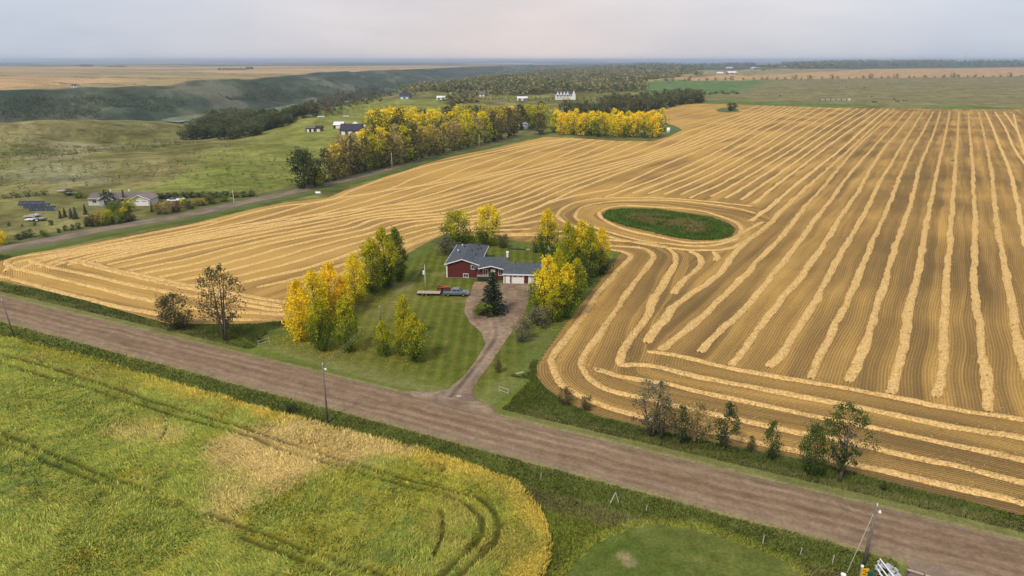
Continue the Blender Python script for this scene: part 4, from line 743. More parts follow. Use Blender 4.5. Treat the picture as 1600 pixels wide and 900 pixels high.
row([(862, 208), (900, 211), (950, 213), (1000, 215), (1032, 214)], 17, 34, 38, 20, 24, ['gold', 'orange', 'goldtop', 'goldtop'], '%s tree in the front row of the golden grove, %s from the left', 'front row of the golden grove')
row([(866, 203), (900, 204), (960, 206), (1036, 206)], 16, 30, 34, 20, 22, ['gold', 'goldtop', 'orange'], '%s tree in the back row of the golden grove, %s from the left', 'back row of the golden grove')
treepx(735, 193, 28, 9, 'midspruce', 'spruce', 'leftmost dark spruce poking above the yellow belt', name='spruce_tree'); treepx(746, 198, 30, 10, 'midspruce', 'spruce', 'middle dark spruce poking above the yellow belt', name='spruce_tree'); treepx(751, 192, 27, 8, 'midspruce', 'spruce', 'rightmost dark spruce poking above the yellow belt', name='spruce_tree'); treepx(664, 184, 14, 10, 'midspruce', 'spruce', 'small dark spruce left of the far belt row', name='spruce_tree')
row([(880, 178), (940, 180), (1000, 176), (1050, 166), (1098, 158)], 26, 20, 20, 18, 20, ['olive', 'wood', 'wood'], '%s tree of the dark line behind the golden grove, %s from the left', 'dark tree line behind the golden grove', proto='midround')
row([(940, 168), (1000, 164), (1050, 158), (1090, 154)], 16, 20, 15, 20, 16, ['wood', 'olive'], '%s tree at the back of the dark line, %s from the left', 'back of the dark tree line', proto='midround')
treepx(1142, 173, 12, 18, 'shrub', 'dark', 'dark bush clump standing on the green patch in the far stubble', cat='bush', name='bush')
# left ravine wood
WD = [(292, 216, 300, 208), (330, 212, 360, 200)]
k = 0
lw = np.array([(285, 218), (330, 217), (385, 216), (420, 204), (455, 190), (500, 176), (560, 163), (600, 156)], float)
for rowi, (dv, n, hp) in enumerate([(0, 26, 24), (-7, 28, 24), (-14, 26, 22), (-21, 24, 22), (-28, 18, 20), (-34, 14, 16)]):
    pts = lw + [[14 * rowi, dv]] * len(lw); pts = pts[:len(lw) - (1 if rowi > 1 else 0)]
    d = np.r_[0, np.cumsum(np.hypot(*np.diff(pts, axis=0).T))]
    for i in range(n):
        s = (i + .5) / n; u = np.interp(s * d[-1], d, pts[:, 0]) + random.uniform(-4, 4); v = np.interp(s * d[-1], d, pts[:, 1]) + random.uniform(-1.5, 1.5); f = random.choice(['wood', 'wood', 'dark', 'olive', 'rust'] if i > n * .5 else ['wood', 'dark', 'wood'])
        treepx(u, v, hp * (1 - .6 * s) * random.uniform(.85, 1.15), 24 * (1 - .5 * s), 'midround' if s < .6 else 'far', f, '%s tree in the ravine wood, %s from the left, %s row back' % (FW[f], ORD[i], ORD[rowi]), group='trees of the ravine wood', name='ravine_tree')
# far woods as masses
def mass(name, polys, n, hm, fol, label, small=False, jw=1.0):
    pr = [make_tree('round', 900 + i, 26 if not small else 14, .30, .45, .02, 6, sig=.14) for i in range(3)]
    base = []
    for _, me in pr:
        co = np.zeros(len(me.vertices) * 3, np.float32); me.vertices.foreach_get('co', co); c = np.zeros(len(me.vertices) * 4, np.float32); me.color_attributes['Col'].data.foreach_get('color', c); base.append((co.reshape(-1, 3), c.reshape(-1, 4)[:, :3]))
    Vs = []; Cs = []; W = [[q[:2] for q in p] for p in polys]; ar = np.array([abs(sum(p[i][0] * p[i - 1][1] - p[i - 1][0] * p[i][1] for i in range(len(p)))) for p in W]) ** .75; ar /= ar.sum()
    for p, f_ in zip(W, ar):
        x0, y0 = np.min(p, 0); x1, y1 = np.max(p, 0); m = int(n * f_) + 1; xs = np.empty(0); ys = np.empty(0); it = 0
        while len(xs) < m and it < 60:
            it += 1; x = rng.uniform(x0, x1, m * 4); y = rng.uniform(y0, y1, m * 4); kk = inside(x, y, p) & (fbm(x, y, 110, 2, 7) > .42) & (rng.random(len(x)) < np.clip((y0 + 300) / (y + 300), .25, 1)); xs = np.r_[xs, x[kk]]; ys = np.r_[ys, y[kk]]
        xs = xs[:m]; ys = ys[:m]; zs = h(xs, ys)
        for i in range(len(xs)):
            v, c = base[i % 3]; s = hm * random.uniform(.7, 1.25); a = random.uniform(0, 6.28); ca, sa = math.cos(a) * s * 1.15 * jw, math.sin(a) * s * 1.15 * jw
            Vs.append(np.c_[v[:, 0] * ca - v[:, 1] * sa + xs[i], v[:, 0] * sa + v[:, 1] * ca + ys[i], v[:, 2] * s + zs[i]]); cc = c.copy(); cc[:, 2] = random.random(); cc[:, 1] = random.random(); Cs.append(cc)
    V = np.concatenate(Vs); return tag(link(name, npmesh(name, V, np.arange(len(V)).reshape(-1, 4), np.concatenate(Cs), False), F[fol]), label, 'woodland', kind='stuff')
mass('woodland', [PX((612, 147), (640, 152), (690, 149), (740, 151), (800, 148), (860, 147), (910, 143), (960, 150), (1010, 142), (1000, 130), (1060, 121), (1100, 116), (1040, 114), (985, 112), (930, 108), (850, 106), (790, 109), (745, 118), (700, 128), (650, 137)), PX((690, 161), (720, 159), (765, 160), (745, 163), (700, 164)), PX((965, 156), (1010, 152), (1010, 146), (965, 148))], 7000, 12, 'mixed', 'mixed green woodland covering the slopes around the big white house')
mass('woodland', [PX((760, 104), (860, 104), (960, 106), (1000, 103), (1100, 107), (1080, 112), (960, 111), (860, 107)), PX((1180, 110), (1330, 107), (1320, 103), (1200, 103)), PX((1240, 105), (1450, 103.5), (1700, 102.5), (1900, 102), (1900, 97.5), (1600, 97.5), (1200, 98.5)), PX((980, 104), (1180, 104), (1180, 99), (1000, 99))], 5200, 21, 'mixed', 'dark blue green woodland along the far horizon on the right', jw=1.5)
mass('valley_scrub', [PX((60, 150), (0, 158), (0, 190), (150, 185), (260, 176), (300, 160), (200, 155)), PX((340, 150), (500, 135), (540, 145), (440, 158))], 2600, 6, 'wood', 'low dark scrub on the far valley slope', small=True)
mass('pasture_scrub', [PX((0, 300), (130, 290), (260, 290), (420, 305), (460, 250), (330, 225), (200, 200), (0, 205)), PX((0, 205), (270, 200), (330, 226), (250, 240), (0, 240))], 1500, 1.5, 'wood', 'low dark scrub dotted over the rolling left pasture', small=True)
FX = []; FY = []
for u, v, r_, k in ((500, 540, 7, 900), (540, 552, 5, 500), (600, 556, 3, 200), (640, 564, 5, 400), (590, 460, 6, 500), (870, 500, 7, 900), (850, 500, 5, 400), (930, 425, 5, 300), (762, 388, 4, 200), (470, 532, 6, 900)):
    q = P(u, v, 0); a = rng.uniform(0, 6.28, k); r2 = r_ * np.sqrt(rng.uniform(0, 1, k)); FX.append(q.x + np.cos(a) * r2); FY.append(q.y + np.sin(a) * r2)
FX = np.concatenate(FX); FY = np.concatenate(FY)
blades('fallen_leaves', len(FX), lambda n: (FX, FY), .14, .14, lambda x, y: np.ones((len(x), 1)) * np.array([.72, .52, .05]), lambda x, y: grass_z(x, y) + .02, 'yellow fallen leaves scattered under the yard poplars', 'leaves', lean=(1.2, 1.7))
#@@THINGS
# ------------------------------------------------------------ red farmhouse
RED = mat('red_siding', (.105, .019, .019), .7, n=.18, ns=.35); WHITE = mat('white_trim', (.74, .74, .72), .5, n=.06, ns=.6); ROOF = mat('grey_shingles', (.070, .082, .098), .9, n=.45, ns=.35, bump=.03, bs=.3); GLASS = mat('glass', (.035, .045, .055), .12, spec=.6)
DGRN = mat('dark_green_skirt', (.018, .035, .032), .8); CONC = mat('concrete', (.36, .33, .29), .9, n=.15, ns=.4); WOODD = mat('old_wood', (.16, .125, .09), .9, n=.3, ns=.3); STEEL = mat('galvanised', (.55, .57, .60), .35, metal=.6, n=.08, ns=.4); BLACK = mat('black', (.02, .02, .02), .6); TYRE = mat('tyre', (.022, .022, .024), .8); LWOOD = mat('pale_wood', (.40, .34, .26), .85, n=.2, ns=.3)
PAINTW = mat('white_paint', (.80, .80, .79), .4)
def window(par, c, w_, h_, ax='y', mull=1, fr=.12):
    m = MB(); x, y, z = c
    f = lambda cx, cz, dx, dz, dy=.10, oy=0: m.box((x + cx, y + oy, z + cz), (dx, dy, dz)) if ax == 'y' else m.box((x + oy, y + cx, z + cz), (dy, dx, dz))
    f(0, h_ / 2, w_ + fr * 2, fr); f(0, -h_ / 2, w_ + fr * 2, fr, .14); f(-w_ / 2 - fr / 2, 0, fr, h_ - fr); f(w_ / 2 + fr / 2, 0, fr, h_ - fr)
    for i in range(mull): f(-w_ / 2 + w_ * (i + 1) / (mull + 1), 0, .07, h_ - fr, .08)
    o = m.build('window', WHITE, par); m = MB(); f(0, 0, w_, h_, .04); m.build('pane', GLASS, o); return o
def gable_roof(x0, x1, y0, y1, ze, zr, ax='y', over=.45, th=.16, hip=0):
    """slabs of a gable roof with its ridge along ax"""
    m = MB()
    if ax == 'y':
        xm = (x0 + x1) / 2; sl = (zr - ze) / (xm - x0)
        for sg, xe in ((-1, x0 - over), (1, x1 + over)):
            zeo = ze - sl * over; ys, ye, yr = y0 - over, y1 + over, y1 + over - hip
            a = [(xe, ys, zeo), (xm, ys, zr), (xm, yr, zr), (xe, ye, zeo)]; b = [(p[0], p[1], p[2] + th) for p in a]
            q = (0, 1, 2, 3) if sg < 0 else (3, 2, 1, 0); m.add(a + b, [q[::1], tuple(4 + i for i in q[::-1]), (0, 4, 5, 1), (1, 5, 6, 2), (2, 6, 7, 3), (3, 7, 4, 0)])
        if hip: a = [(x0 - over, y1 + over, ze - sl * over), (x1 + over, y1 + over, ze - sl * over), (xm, y1 + over - hip, zr)]; b = [(p[0], p[1], p[2] + th) for p in a]; m.add(a + b, [(2, 1, 0), (3, 4, 5), (0, 1, 4, 3), (1, 2, 5, 4), (2, 0, 3, 5)])
    else:
        ym = (y0 + y1) / 2; sl = (zr - ze) / (ym - y0)
        for sg, ye in ((-1, y0 - over), (1, y1 + over)):
            zeo = ze - sl * over; a = [(x0 - over * .3, ye, zeo), (x1 + over, ye, zeo), (x1 + over, ym, zr), (x0 - over * .3, ym, zr)]; b = [(p[0], p[1], p[2] + th) for p in a]
            m.add(a + b, [(0, 1, 2, 3), (7, 6, 5, 4), (0, 4, 5, 1), (1, 5, 6, 2), (2, 6, 7, 3), (3, 7, 4, 0)])
    return m
A0 = P(698.5, 434, 0); HZ = thing('farmhouse', 'dark red bungalow with grey shingle roof, white trim and attached garage', 'house', A0, -R(5))
MB().add([(0, 0, -.3), (8, 0, -.3), (8, 0, 3.65), (4, 0, 4.95), (0, 0, 3.65), (0, 19, -.3), (8, 19, -.3), (8, 19, 3.65), (0, 19, 3.65)], [(0, 1, 2, 3, 4), (0, 4, 8, 5), (1, 6, 7, 2), (5, 8, 7, 6)]).build('wall', RED, HZ)
MB().box((11.5, 3.1, 1.7), (7.0, 7.8, 3.4)).build('wall', RED, HZ)
MB().add([(15, -3.8, -.2), (26, -3.8, -.2), (26, 3.4, -.2), (15, 3.4, -.2), (15, -3.8, 2.75), (26, -3.8, 2.75), (26, 3.4, 2.75), (15, 3.4, 2.75), (15, -.2, 4.3), (26, -.2, 4.3)], [(0, 1, 5, 4), (1, 2, 6, 9, 5), (2, 3, 7, 6), (3, 0, 4, 8, 7)]).build('wall', RED, HZ)
gable_roof(0, 8, 0, 19, 3.65, 4.95, 'y', .5, hip=4).build('roof', ROOF, HZ)
rf = gable_roof(7.0, 15.0, -.8, 7.4, 3.35, 4.75, 'x', .5); rf.build('roof', ROOF, HZ)
gable_roof(15.0, 26, -3.8, 3.4, 2.75, 4.35, 'x', .5).build('roof', ROOF, HZ)
# shallow porch gable
MB().add([(8.3, -2.0, 3.0), (11.6, -2.0, 3.75), (14.9, -2.0, 3.0), (8.3, -1.2, 3.2), (11.6, 1.5, 4.0), (14.9, -1.2, 3.2), (8.3, -2.0, 3.14), (11.6, -2.0, 3.9), (14.9, -2.0, 3.14), (8.3, -1.0, 3.5), (11.6, 1.5, 4.2), (14.9, -1.0, 3.5)], [(0, 1, 4, 3), (1, 2, 5, 4), (6, 9, 10, 7), (7, 10, 11, 8), (0, 6, 7, 1), (1, 7, 8, 2), (0, 3, 9, 6), (2, 8, 11, 5)]).build('porch_roof', ROOF, HZ)
m = MB()   # white fascia boards
for a, b in (((-.55, -.53, 3.50), (4, -.53, 4.98)), ((4, -.53, 4.98), (8.55, -.53, 3.50)), ((8.3, -2.06, 3.06), (11.6, -2.06, 3.82)), ((11.6, -2.06, 3.82), (14.9, -2.06, 3.06))):
    a = Vector(a); b = Vector(b); m.add([a, b, b + Vector((0, .06, 0)), a + Vector((0, .06, 0)), a + Vector((0, 0, .24)), b + Vector((0, 0, .24)), b + Vector((0, .06, .24)), a + Vector((0, .06, .24))], [(0, 3, 2, 1), (4, 5, 6, 7), (0, 1, 5, 4), (1, 2, 6, 5), (2, 3, 7, 6), (3, 0, 4, 7)])
m.box((20.6, -4.32, 2.62), (11.9, .08, .30)); m.box((-.56, 9.5, 3.56), (.08, 20, .22)); m.box((8.56, 12, 3.56), (.08, 14, .22)); m.build('fascia', WHITE, HZ)
for c, hh in (((.02, -.04, 1.7), 3.9), ((8.0, -.04, 1.7), 3.9), ((15.05, -3.85, 1.3), 2.9)): MB().box(c, (.30, .17, hh)).build('corner_trim', WHITE, HZ)
MB().box((4, -.02, .0), (7.6, .10, .30)).build('footing', CONC, HZ)
for c, w_, h_, n in (((6.9, -.03, 3.0), 1.1, 1.0, 1), ((4.9, -.03, .75), 1.2, .9, 1), ((10.05, -.83, 2.0), 1.1, 1.45, 1), ((13.95, -.83, 2.0), 1.0, 1.45, 1)): window(HZ, c, w_, h_, mull=n)
for yy in (4, 8, 13): window(HZ, (-.03, yy, 2.5), 1.4, 1.1, 'x')
dr = MB().box((11.95, -.86, 1.75), (1.15, .12, 2.2)).build('door', PAINTW, HZ); MB().box((12.35, -.95, 1.7), (.08, .08, .22)).build('handle', BLACK, dr)
MB().box((9.6, -1.5, .75), (3.0, 1.4, 1.0)).build('deck_skirt', DGRN, HZ); m = MB(); m.box((10.2, -1.5, 1.28), (4.4, 1.5, .08))
for k in range(4): m.box((12.0, -2.5 - k * .32, 1.0 - k * .27), (1.6, .34, .12))
m.build('steps', LWOOD, HZ); m = MB(); m.box((9.6, -2.2, 2.2), (3.0, .06, .08))
for k in range(9): m.box((8.2 + k * .35, -2.2, 1.75), (.05, .05, .9))
m.build('deck_rail', BLACK, HZ)
def garage_door(par, x, y, w_, h_=2.3, n=4):
    m = MB()
    for k in range(4): m.box((x, y, .02 + h_ / 4 * (k + .5)), (w_, .07, h_ / 4 - .035))
    o = m.build('garage_door', PAINTW, par); m = MB()
    for k in range(2): m.box((x - w_ / 4 + k * w_ / 2, y - .045, h_ * .88), (w_ * .32, .03, .22))
    m.build('window', GLASS, o); m = MB(); m.box((x, y + .01, h_ + .10), (w_ + .3, .12, .16)); m.box((x - w_ / 2 - .1, y + .01, h_ / 2), (.15, .12, h_)); m.box((x + w_ / 2 + .1, y + .01, h_ / 2), (.15, .12, h_)); m.build('door_frame', WHITE, par)
garage_door(HZ, 18.5, -3.85, 2.75); garage_door(HZ, 22.7, -3.85, 2.9)
d2 = MB().box((16.0, -3.85, 1.15), (1.15, .12, 2.3)).build('door', PAINTW, HZ); MB().box((16.4, -3.95, 1.1), (.08, .08, .2)).build('handle', BLACK, d2)
MB().box((20.6, -3.83, .1), (10.9, .12, .3)).build('footing', CONC, HZ)
m = MB().tube((15.2, 4.0, 4.3), (15.2, 4.0, 5.9), .28, .28, 10).tube((15.2, 4.0, 6.0), (15.2, 4.0, 6.25), .42, .30, 10).tube((15.2, 4, 5.9), (15.2, 4, 6.0), .20, .20, 8); m.build('chimney', PAINTW, HZ)
def slope_z(x): return 3.65 + 1.3 * (1 - abs(x - 4) / 4) + .2
for x, y in ((1.5, 16.5), (6.2, 16), (6.4, 12.5), (5.2, 9.5), (6.6, 7), (2.2, 8), (1.2, 11), (2.6, 13.5), (7.0, 14.0)): MB().tube((x, y, slope_z(x) - .1), (x, y, slope_z(x) + .32), .16, .16, 8).build('roof_vent', BLACK if x > 2 else PAINTW, HZ)
for x in (17.5, 22.3): MB().box((x, 1.2, 4.1), (.4, .4, .5)).build('roof_vent', BLACK, HZ)
# ------------------------------------------------------------ vehicles
CARB = mat('blue_grey_car_paint', (.19, .235, .285), .3, metal=.5); SILV = mat('chrome', (.6, .6, .62), .25, metal=.9); ORG = mat('orange_red_paint', (.42, .055, .02), .45); DECK = mat('deck_boards', (.42, .33, .27), .85, n=.2, ns=.3); LAMP = mat('lamp_glass', (.8, .8, .78), .2)
def wheel(par, x, y, r, w_=.26, rimm=None):
    t = MB().tube((x, y - w_ / 2, r), (x, y + w_ / 2, r), r, r, 18).build('wheel', TYRE, par, True); MB().tube((x, y - w_ / 2 - .012, r), (x, y + w_ / 2 + .012, r), r * .58, r * .58, 14).build('rim', rimm or SILV, t)
def pickup(label, loc, rz, paint):
    t = thing('pickup_truck', label, 'truck', loc, rz)
    side = [(-2.9, .55), (2.75, .50), (2.92, .72), (2.88, 1.08), (1.35, 1.22), (-2.9, 1.22)]
    m = MB(); m.prism([(-.98, .5), (.98, .5), (.98, 1.12), (.90, 1.22), (-.90, 1.22), (-.98, 1.12)], -2.9, 1.6); m.add([(1.6, -.98, .5), (2.85, -.93, .5), (2.85, .93, .5), (1.6, .98, .5), (1.6, -.96, 1.22), (2.78, -.86, 1.08), (2.78, .86, 1.08), (1.6, .96, 1.22)], [(0, 3, 2, 1), (4, 5, 6, 7), (0, 1, 5, 4), (1, 2, 6, 5), (2, 3, 7, 6), (3, 0, 4, 7)]); m.build('body', paint, t, bevel=.05)
    m = MB(); m.add([(-1.0, -.92, 1.2), (1.55, -.92, 1.2), (1.55, .92, 1.2), (-1.0, .92, 1.2), (-.72, -.74, 1.86), (.72, -.74, 1.86), (.72, .74, 1.86), (-.72, .74, 1.86)], [(4, 5, 6, 7), (0, 1, 5, 4), (1, 2, 6, 5), (2, 3, 7, 6), (3, 0, 4, 7)]); cab = m.build('cab', paint, t, bevel=.05)
    m = MB()
    for s in (-1, 1):
        m.add([(x, s * (.925 - (z - 1.2) * .27 + .012), z) for x, z in ((-.82, 1.28), (.22, 1.28), (.22, 1.76), (-.64, 1.76))], [(0, 1, 2, 3)]); m.add([(x, s * (.925 - (z - 1.2) * .27 + .012), z) for x, z in ((.32, 1.28), (1.28, 1.28), (.74, 1.76), (.32, 1.76))], [(0, 1, 2, 3)])
    m.build('side_window', GLASS, t); MB().add([(1.50, -.78, 1.26), (1.50, .78, 1.26), (.80, .66, 1.81), (.80, -.66, 1.81)], [(0, 1, 2, 3)]).build('windscreen', GLASS, t)
    MB().box((-1.98, 0, 1.225), (1.7, 1.55, .03)).build('cargo_bed', BLACK, t)
    for x in (-1.75, 1.85):
        for y in (-.88, .88): wheel(t, x, y, .42)
    for y in (-.68, .68): MB().box((2.87, y, .92), (.08, .35, .22)).build('headlight', LAMP, t)
    MB().box((2.9, 0, .80), (.08, .9, .34)).build('grille', SILV, t); MB().box((2.96, 0, .55), (.14, 1.9, .2)).build('bumper', SILV, t); return t
pt = P(712.5, 462, 0); pickup('blue grey crew cab pickup parked on the lawn in front of the red house', (pt.x, pt.y, .05), -R(2), CARB)
tt = P(670, 461, 0); T = thing('flatbed_trailer', 'low wooden decked flatbed trailer hitched behind the blue grey pickup', 'trailer', (tt.x, tt.y, .05), -R(3))
for k in range(9): MB().box((-2.5 + k * .62, 0, .66), (.58, 2.0, .07)).build('deck_board', DECK, T)
m = MB().box((0, -1.02, .58), (5.6, .08, .16)).box((0, 1.02, .58), (5.6, .08, .16)).tube((2.8, -.6, .55), (4.0, 0, .5), .05).tube((2.8, .6, .55), (4.0, 0, .5), .05).box((-2.8, 0, .6), (.1, 2.0, .2)); m.build('frame', BLACK, T)
for x in (-1.3, -.4):
    for y in (-1.12, 1.12): wheel(T, x, y, .33, .2)
q = P(691, 456, 0); T = thing('compact_tractor', 'small orange red tractor standing behind the trailer and pickup', 'tractor', (q.x, q.y, .05), R(8))
MB().box((.75, 0, 1.05), (1.35, .7, .62)).build('bonnet', ORG, T, bevel=.07); MB().box((-.35, 0, .75), (1.3, .55, .5)).build('body', BLACK, T); MB().box((-.45, 0, 1.15), (.5, .5, .12)).box((-.68, 0, 1.4), (.1, .5, .5)).build('seat', BLACK, T); m = MB()
for s in (-1, 1): m.tube((-.85, .5 * s, 1.0), (-.9, .5 * s, 2.3), .04).box((-.45, .62 * s, 1.28), (.9, .35, .06))
m.tube((-.9, -.5, 2.3), (-.9, .5, 2.3), .04); m.build('roll_bar', ORG, T); MB().tube((.15, 0, 1.1), (-.05, 0, 1.55), .03).tube((-.05, -.2, 1.55), (-.05, .2, 1.55), .03).build('steering_wheel', BLACK, T)
for y in (-.68, .68): wheel(T, -.55, y, .62, .32, ORG); wheel(T, 1.05, y * .85, .38, .22, ORG)
m = MB()
for s in (-1, 1): m.tube((.2, .45 * s, 1.1), (1.7, .45 * s, .9), .05).tube((1.7, .45 * s, .9), (2.2, .45 * s, .35), .05)
m.box((2.35, 0, .35), (.5, 1.4, .5)); m.build('loader', ORG, T)
q = P(699, 455, 0); T = thing('firewood_pile', 'low dark heap of implements beside the small tractor', 'heap', (q.x, q.y, 0))
m = MB()
for k in range(14): a = random.uniform(0, 6.28); m.tube((random.uniform(-.8, .8), random.uniform(-.5, .5), .15), (random.uniform(-.8, .8), random.uniform(-.5, .5), random.uniform(.5, 1.2)), .09)
m.build('bar', BLACK, T)
# ------------------------------------------------------------ poles and wires
GREYW = mat('weathered_pole', (.17, .14, .115), .9, n=.3, ns=.5); PALEP = mat('pale_pole', (.50, .47, .42), .8, n=.15, ns=.5); CABLE = mat('cable', (.30, .29, .28), .6)
def pole(u, v, hp, label, pale=False, arm=True, r=.15, lamp=False, box=False, lean=0):
    p = P(u, v); H = hp * mpp(p) / math.cos(PITCH + math.atan((v - 450) / FP)); t = thing('utility_pole', label, 'pole', p); t.rotation_euler = (0, lean, 0); M = PALEP if pale else GREYW
    MB().tube((0, 0, -.3), (0, 0, H), r, r * .65, 10).build('post', M, t, True)
    if arm: MB().tube((0, 0, H), (0, 0, H + .35), .05, .05).build('insulator', PAINTW, t)
    if lamp: MB().tube((0, 0, H - .7), (.45, 0, H - .6), .03).build('lamp_arm', STEEL, t); MB().tube((.45, 0, H - .8), (.45, 0, H - .55), .17, .08, 10).build('lamp_shade', PAINTW, t)
    if box: MB().tube((-.28, 0, H - 2.1), (-.28, 0, H - 1.2), .26, .26, 10).build('transformer', PAINTW, t)
    return t, Vector((p.x, p.y, p.z + H))
_, p1 = pole(512, 658, 84, 'tall dark utility pole with a lamp in the ditch beside the crop', lamp=True, r=.17); _, p2 = pole(595, 508, 28, 'grey utility pole standing on the lawn behind the small yellow green tree'); _, p3 = pole(665, 454, 38, 'pale yard pole with a white canister behind the trailer', pale=True, box=True, r=.13); _, p0 = pole(21, 523, 53, 'leaning dark pole at the left edge beside the gravel road', lean=-.09, r=.13)
_, p4 = pole(1349, 884, 84, 'utility pole with lamp beside the field approach at the lower right', lamp=True, r=.19, lean=.03)
_, s1 = pole(613, 267, 27, 'pale pole beside the side road, nearest the dark end tree of the belt', pale=True, r=.14); _, s2 = pole(749, 233, 22, 'pale pole beside the side road, near the grain bin end of the belt', pale=True, r=.14); _, s3 = pole(367, 326, 28, 'pale pole standing beside the side road right of the white bungalow', pale=True, r=.16); _, s4 = pole(285, 316, 29, 'dark pole behind the hedge right of the white bungalow garage', r=.14)
def wire(a, b, label, sag=.8, r=.014):
    m = MB(); n = 14; pts = [a.lerp(b, i / n) - Vector((0, 0, sag * 4 * (i / n) * (1 - i / n))) for i in range(n + 1)]
    for i in range(n): m.tube(pts[i], pts[i + 1], r, r, 4)
    tag(m.build('overhead_wire', CABLE), label, 'wire', 'overhead wires from the roadside pole to the yard')
for k, nm in ((-.35, 'left'), (0, 'middle'), (.35, 'right')): wire(p1 + Vector((k, 0, -.3 * abs(k))), p2 + Vector((k, 0, 0)), 'thin %s overhead wire from the roadside pole to the lawn pole' % nm)
wire(p2, p3, 'thin overhead wire from the lawn pole to the pale yard pole', .5)
g0 = P(1344, 900, 0); m = MB().tube(p4 - Vector((0, 0, 1)), (g0.x - 1.2, g0.y + .5, 0), .025, .025, 5); tag(m.build('guy_wire', PALEP), 'pale guy wire slanting down from the lower right utility pole', 'wire')
# ------------------------------------------------------------ lower right corner gear
def at(u, v, z=0): q = P(u, v, z); return q
q = at(1343, 908); T = thing('marker_post', 'grey cable marker post with pale cap left of the corner pole', 'post', q); MB().tube((0, 0, 0), (0, 0, 1.9), .13, .13, 10).build('post', mat('grey_plastic', (.28, .29, .30), .5), T); MB().tube((0, 0, 1.9), (0, 0, 2.02), .17, .15, 10).build('cap', PAINTW, T)
q = at(1348, 912); T = thing('warning_sign', 'yellow orange sign board with black marks at the bottom edge', 'sign', q); MB().box((0, 0, 1.3), (.75, .05, 1.3)).build('board', mat('sign_yellow', (.80, .42, .02), .5), T); MB().box((0, .06, .8), (.08, .08, 1.6)).build('post', GREYW, T)
m = MB()
for k, (x, z, d) in enumerate([(-.12, 1.7, .3), (.12, 1.5, .3), (-.05, 1.25, .4), (.1, 1.0, .25)]): m.box((x, -.035, z), (d, .012, .09))
m.build('marking', BLACK, T)
q = at(1356, 912); T = thing('utility_box', 'dark green utility pedestal right of the yellow sign', 'pedestal', q); MB().box((0, 0, .8), (.5, .4, 1.6)).build('body', mat('pedestal_green', (.02, .09, .06), .5), T, bevel=.04); MB().box((0, 0, 1.63), (.56, .46, .06)).build('lid', MATS['pedestal_green'], T)
q = at(1384, 892); T = thing('scrap_pile', 'pile of pale broken concrete and scrap beside the white rails', 'rubble pile', q); 
for k in range(26):
    a = random.uniform(0, 6.28); r_ = random.uniform(0, 1.3) ** 1; MB().box((math.cos(a) * r_, math.sin(a) * r_ * 1.3, .15 + .5 * max(0, 1 - r_)), (random.uniform(.2, .7), random.uniform(.2, .5), random.uniform(.1, .3)), random.uniform(0, 3), .7, random.uniform(-.5, .5)).build('slab', mat('rubble', (.42, .42, .46), .9, n=.2, ns=.2), T)
for i, (u0, v0, u1, v1) in enumerate([(1375, 873, 1399, 904), (1372, 881, 1391, 906), (1371, 889, 1383, 908)]):
    a = at(u0, v0, 1.1); b = at(u1, v1, 1.1); T = thing('white_rail', 'white painted rail slanting by the scrap pile, %s of three from the road side' % ORD[i], 'rail', (a.x, a.y, 0), 0, 'three white rails in the lower right corner'); d = b - a
    MB().tube((0, 0, 1.1), (d.x, d.y, 1.1), .07, .07, 8).build('rail', PAINTW, T); 
    for f in (.05, .95): MB().tube((d.x * f, d.y * f, 0), (d.x * f, d.y * f, 1.1), .06, .06, 6).build('leg', GREYW, T)
a = at(1415, 888, 1.2); b = at(1475, 907, 1.2); d = b - a; T = thing('rail_fence', 'weathered wooden rail fence at the bottom edge of the gravel approach', 'fence', (a.x, a.y, 0))
MB().tube((0, 0, 1.15), (d.x, d.y, 1.15), .08, .08, 8).build('rail', LWOOD, T); MB().tube((0, 0, .6), (d.x, d.y, .6), .06, .06, 8).build('rail', GREYW, T)
for f in (.03, .5, .97): MB().tube((d.x * f, d.y * f, 0), (d.x * f, d.y * f, 1.25), .11, .10, 8).build('post', WOODD, T)
q = at(1317, 903); T = thing('white_bucket', 'small white tub in the grass at the bottom edge', 'tub', q); MB().tube((0, 0, 0), (0, 0, .45), .2, .26, 12).build('body', PAINTW, T); MB().tube((0, 0, .45), (0, 0, .49), .28, .28, 12).build('lid', PAINTW, T)
for i, (u, v, hp, sp) in enumerate([(845, 747, 8, 'left of the leaning pair'), (1010, 797, 8, 'right of the leaning pair'), (1192, 848, 12, 'nearest the long green grass bend'), (1251, 865, 10, 'closer to the corner pole'), (1301, 878, 11, 'nearest the corner pole')]):
    p = at(u, v); H = hp * mpp(p) * 1.15; T = thing('marker_stake', 'pale fence stake in the ditch, the one %s' % sp, 'stake', p, 0, 'pale stakes along the ditch'); MB().tube((0, 0, -.1), (.05, 0, H), .05, .04, 6).build('stake', PALEP, T)
q = at(955, 786); T = thing('leaning_stakes', 'two pale stakes leaning together in the grass below the road', 'stakes', q); MB().tube((-.1, 0, 0), (.45, 0, 1.5), .06, .05).build('stake', PALEP, T); MB().tube((.95, .1, 0), (.5, 0, 1.5), .06, .05).build('stake', PALEP, T)
def gate(a, b, label, name='gate', hgt=1.1):
    d = b - a; T = thing(name, label, 'gate', a)
    for f in (0, 1): MB().tube((d.x * f, d.y * f, 0), (d.x * f, d.y * f, hgt + .15), .045).build('post', PALEP, T)
    for z in (.45, hgt): MB().tube((0, 0, z), (d.x, d.y, z), .03).build('rail', PALEP, T)
    return T
gate(at(780, 613), at(794, 618), 'small white pipe gate on the grass right of the drive entrance'); gate(at(404, 541), at(421, 536), 'low pale rail gate at the lawn corner left of the orange poplars')
q = at(812, 584); tag(MB().box((0, 0, .12), (1.5, .35, .2), .5).build('pale_log', LWOOD, loc=q), 'pale log lying in the grass near the curved field edge', 'log')
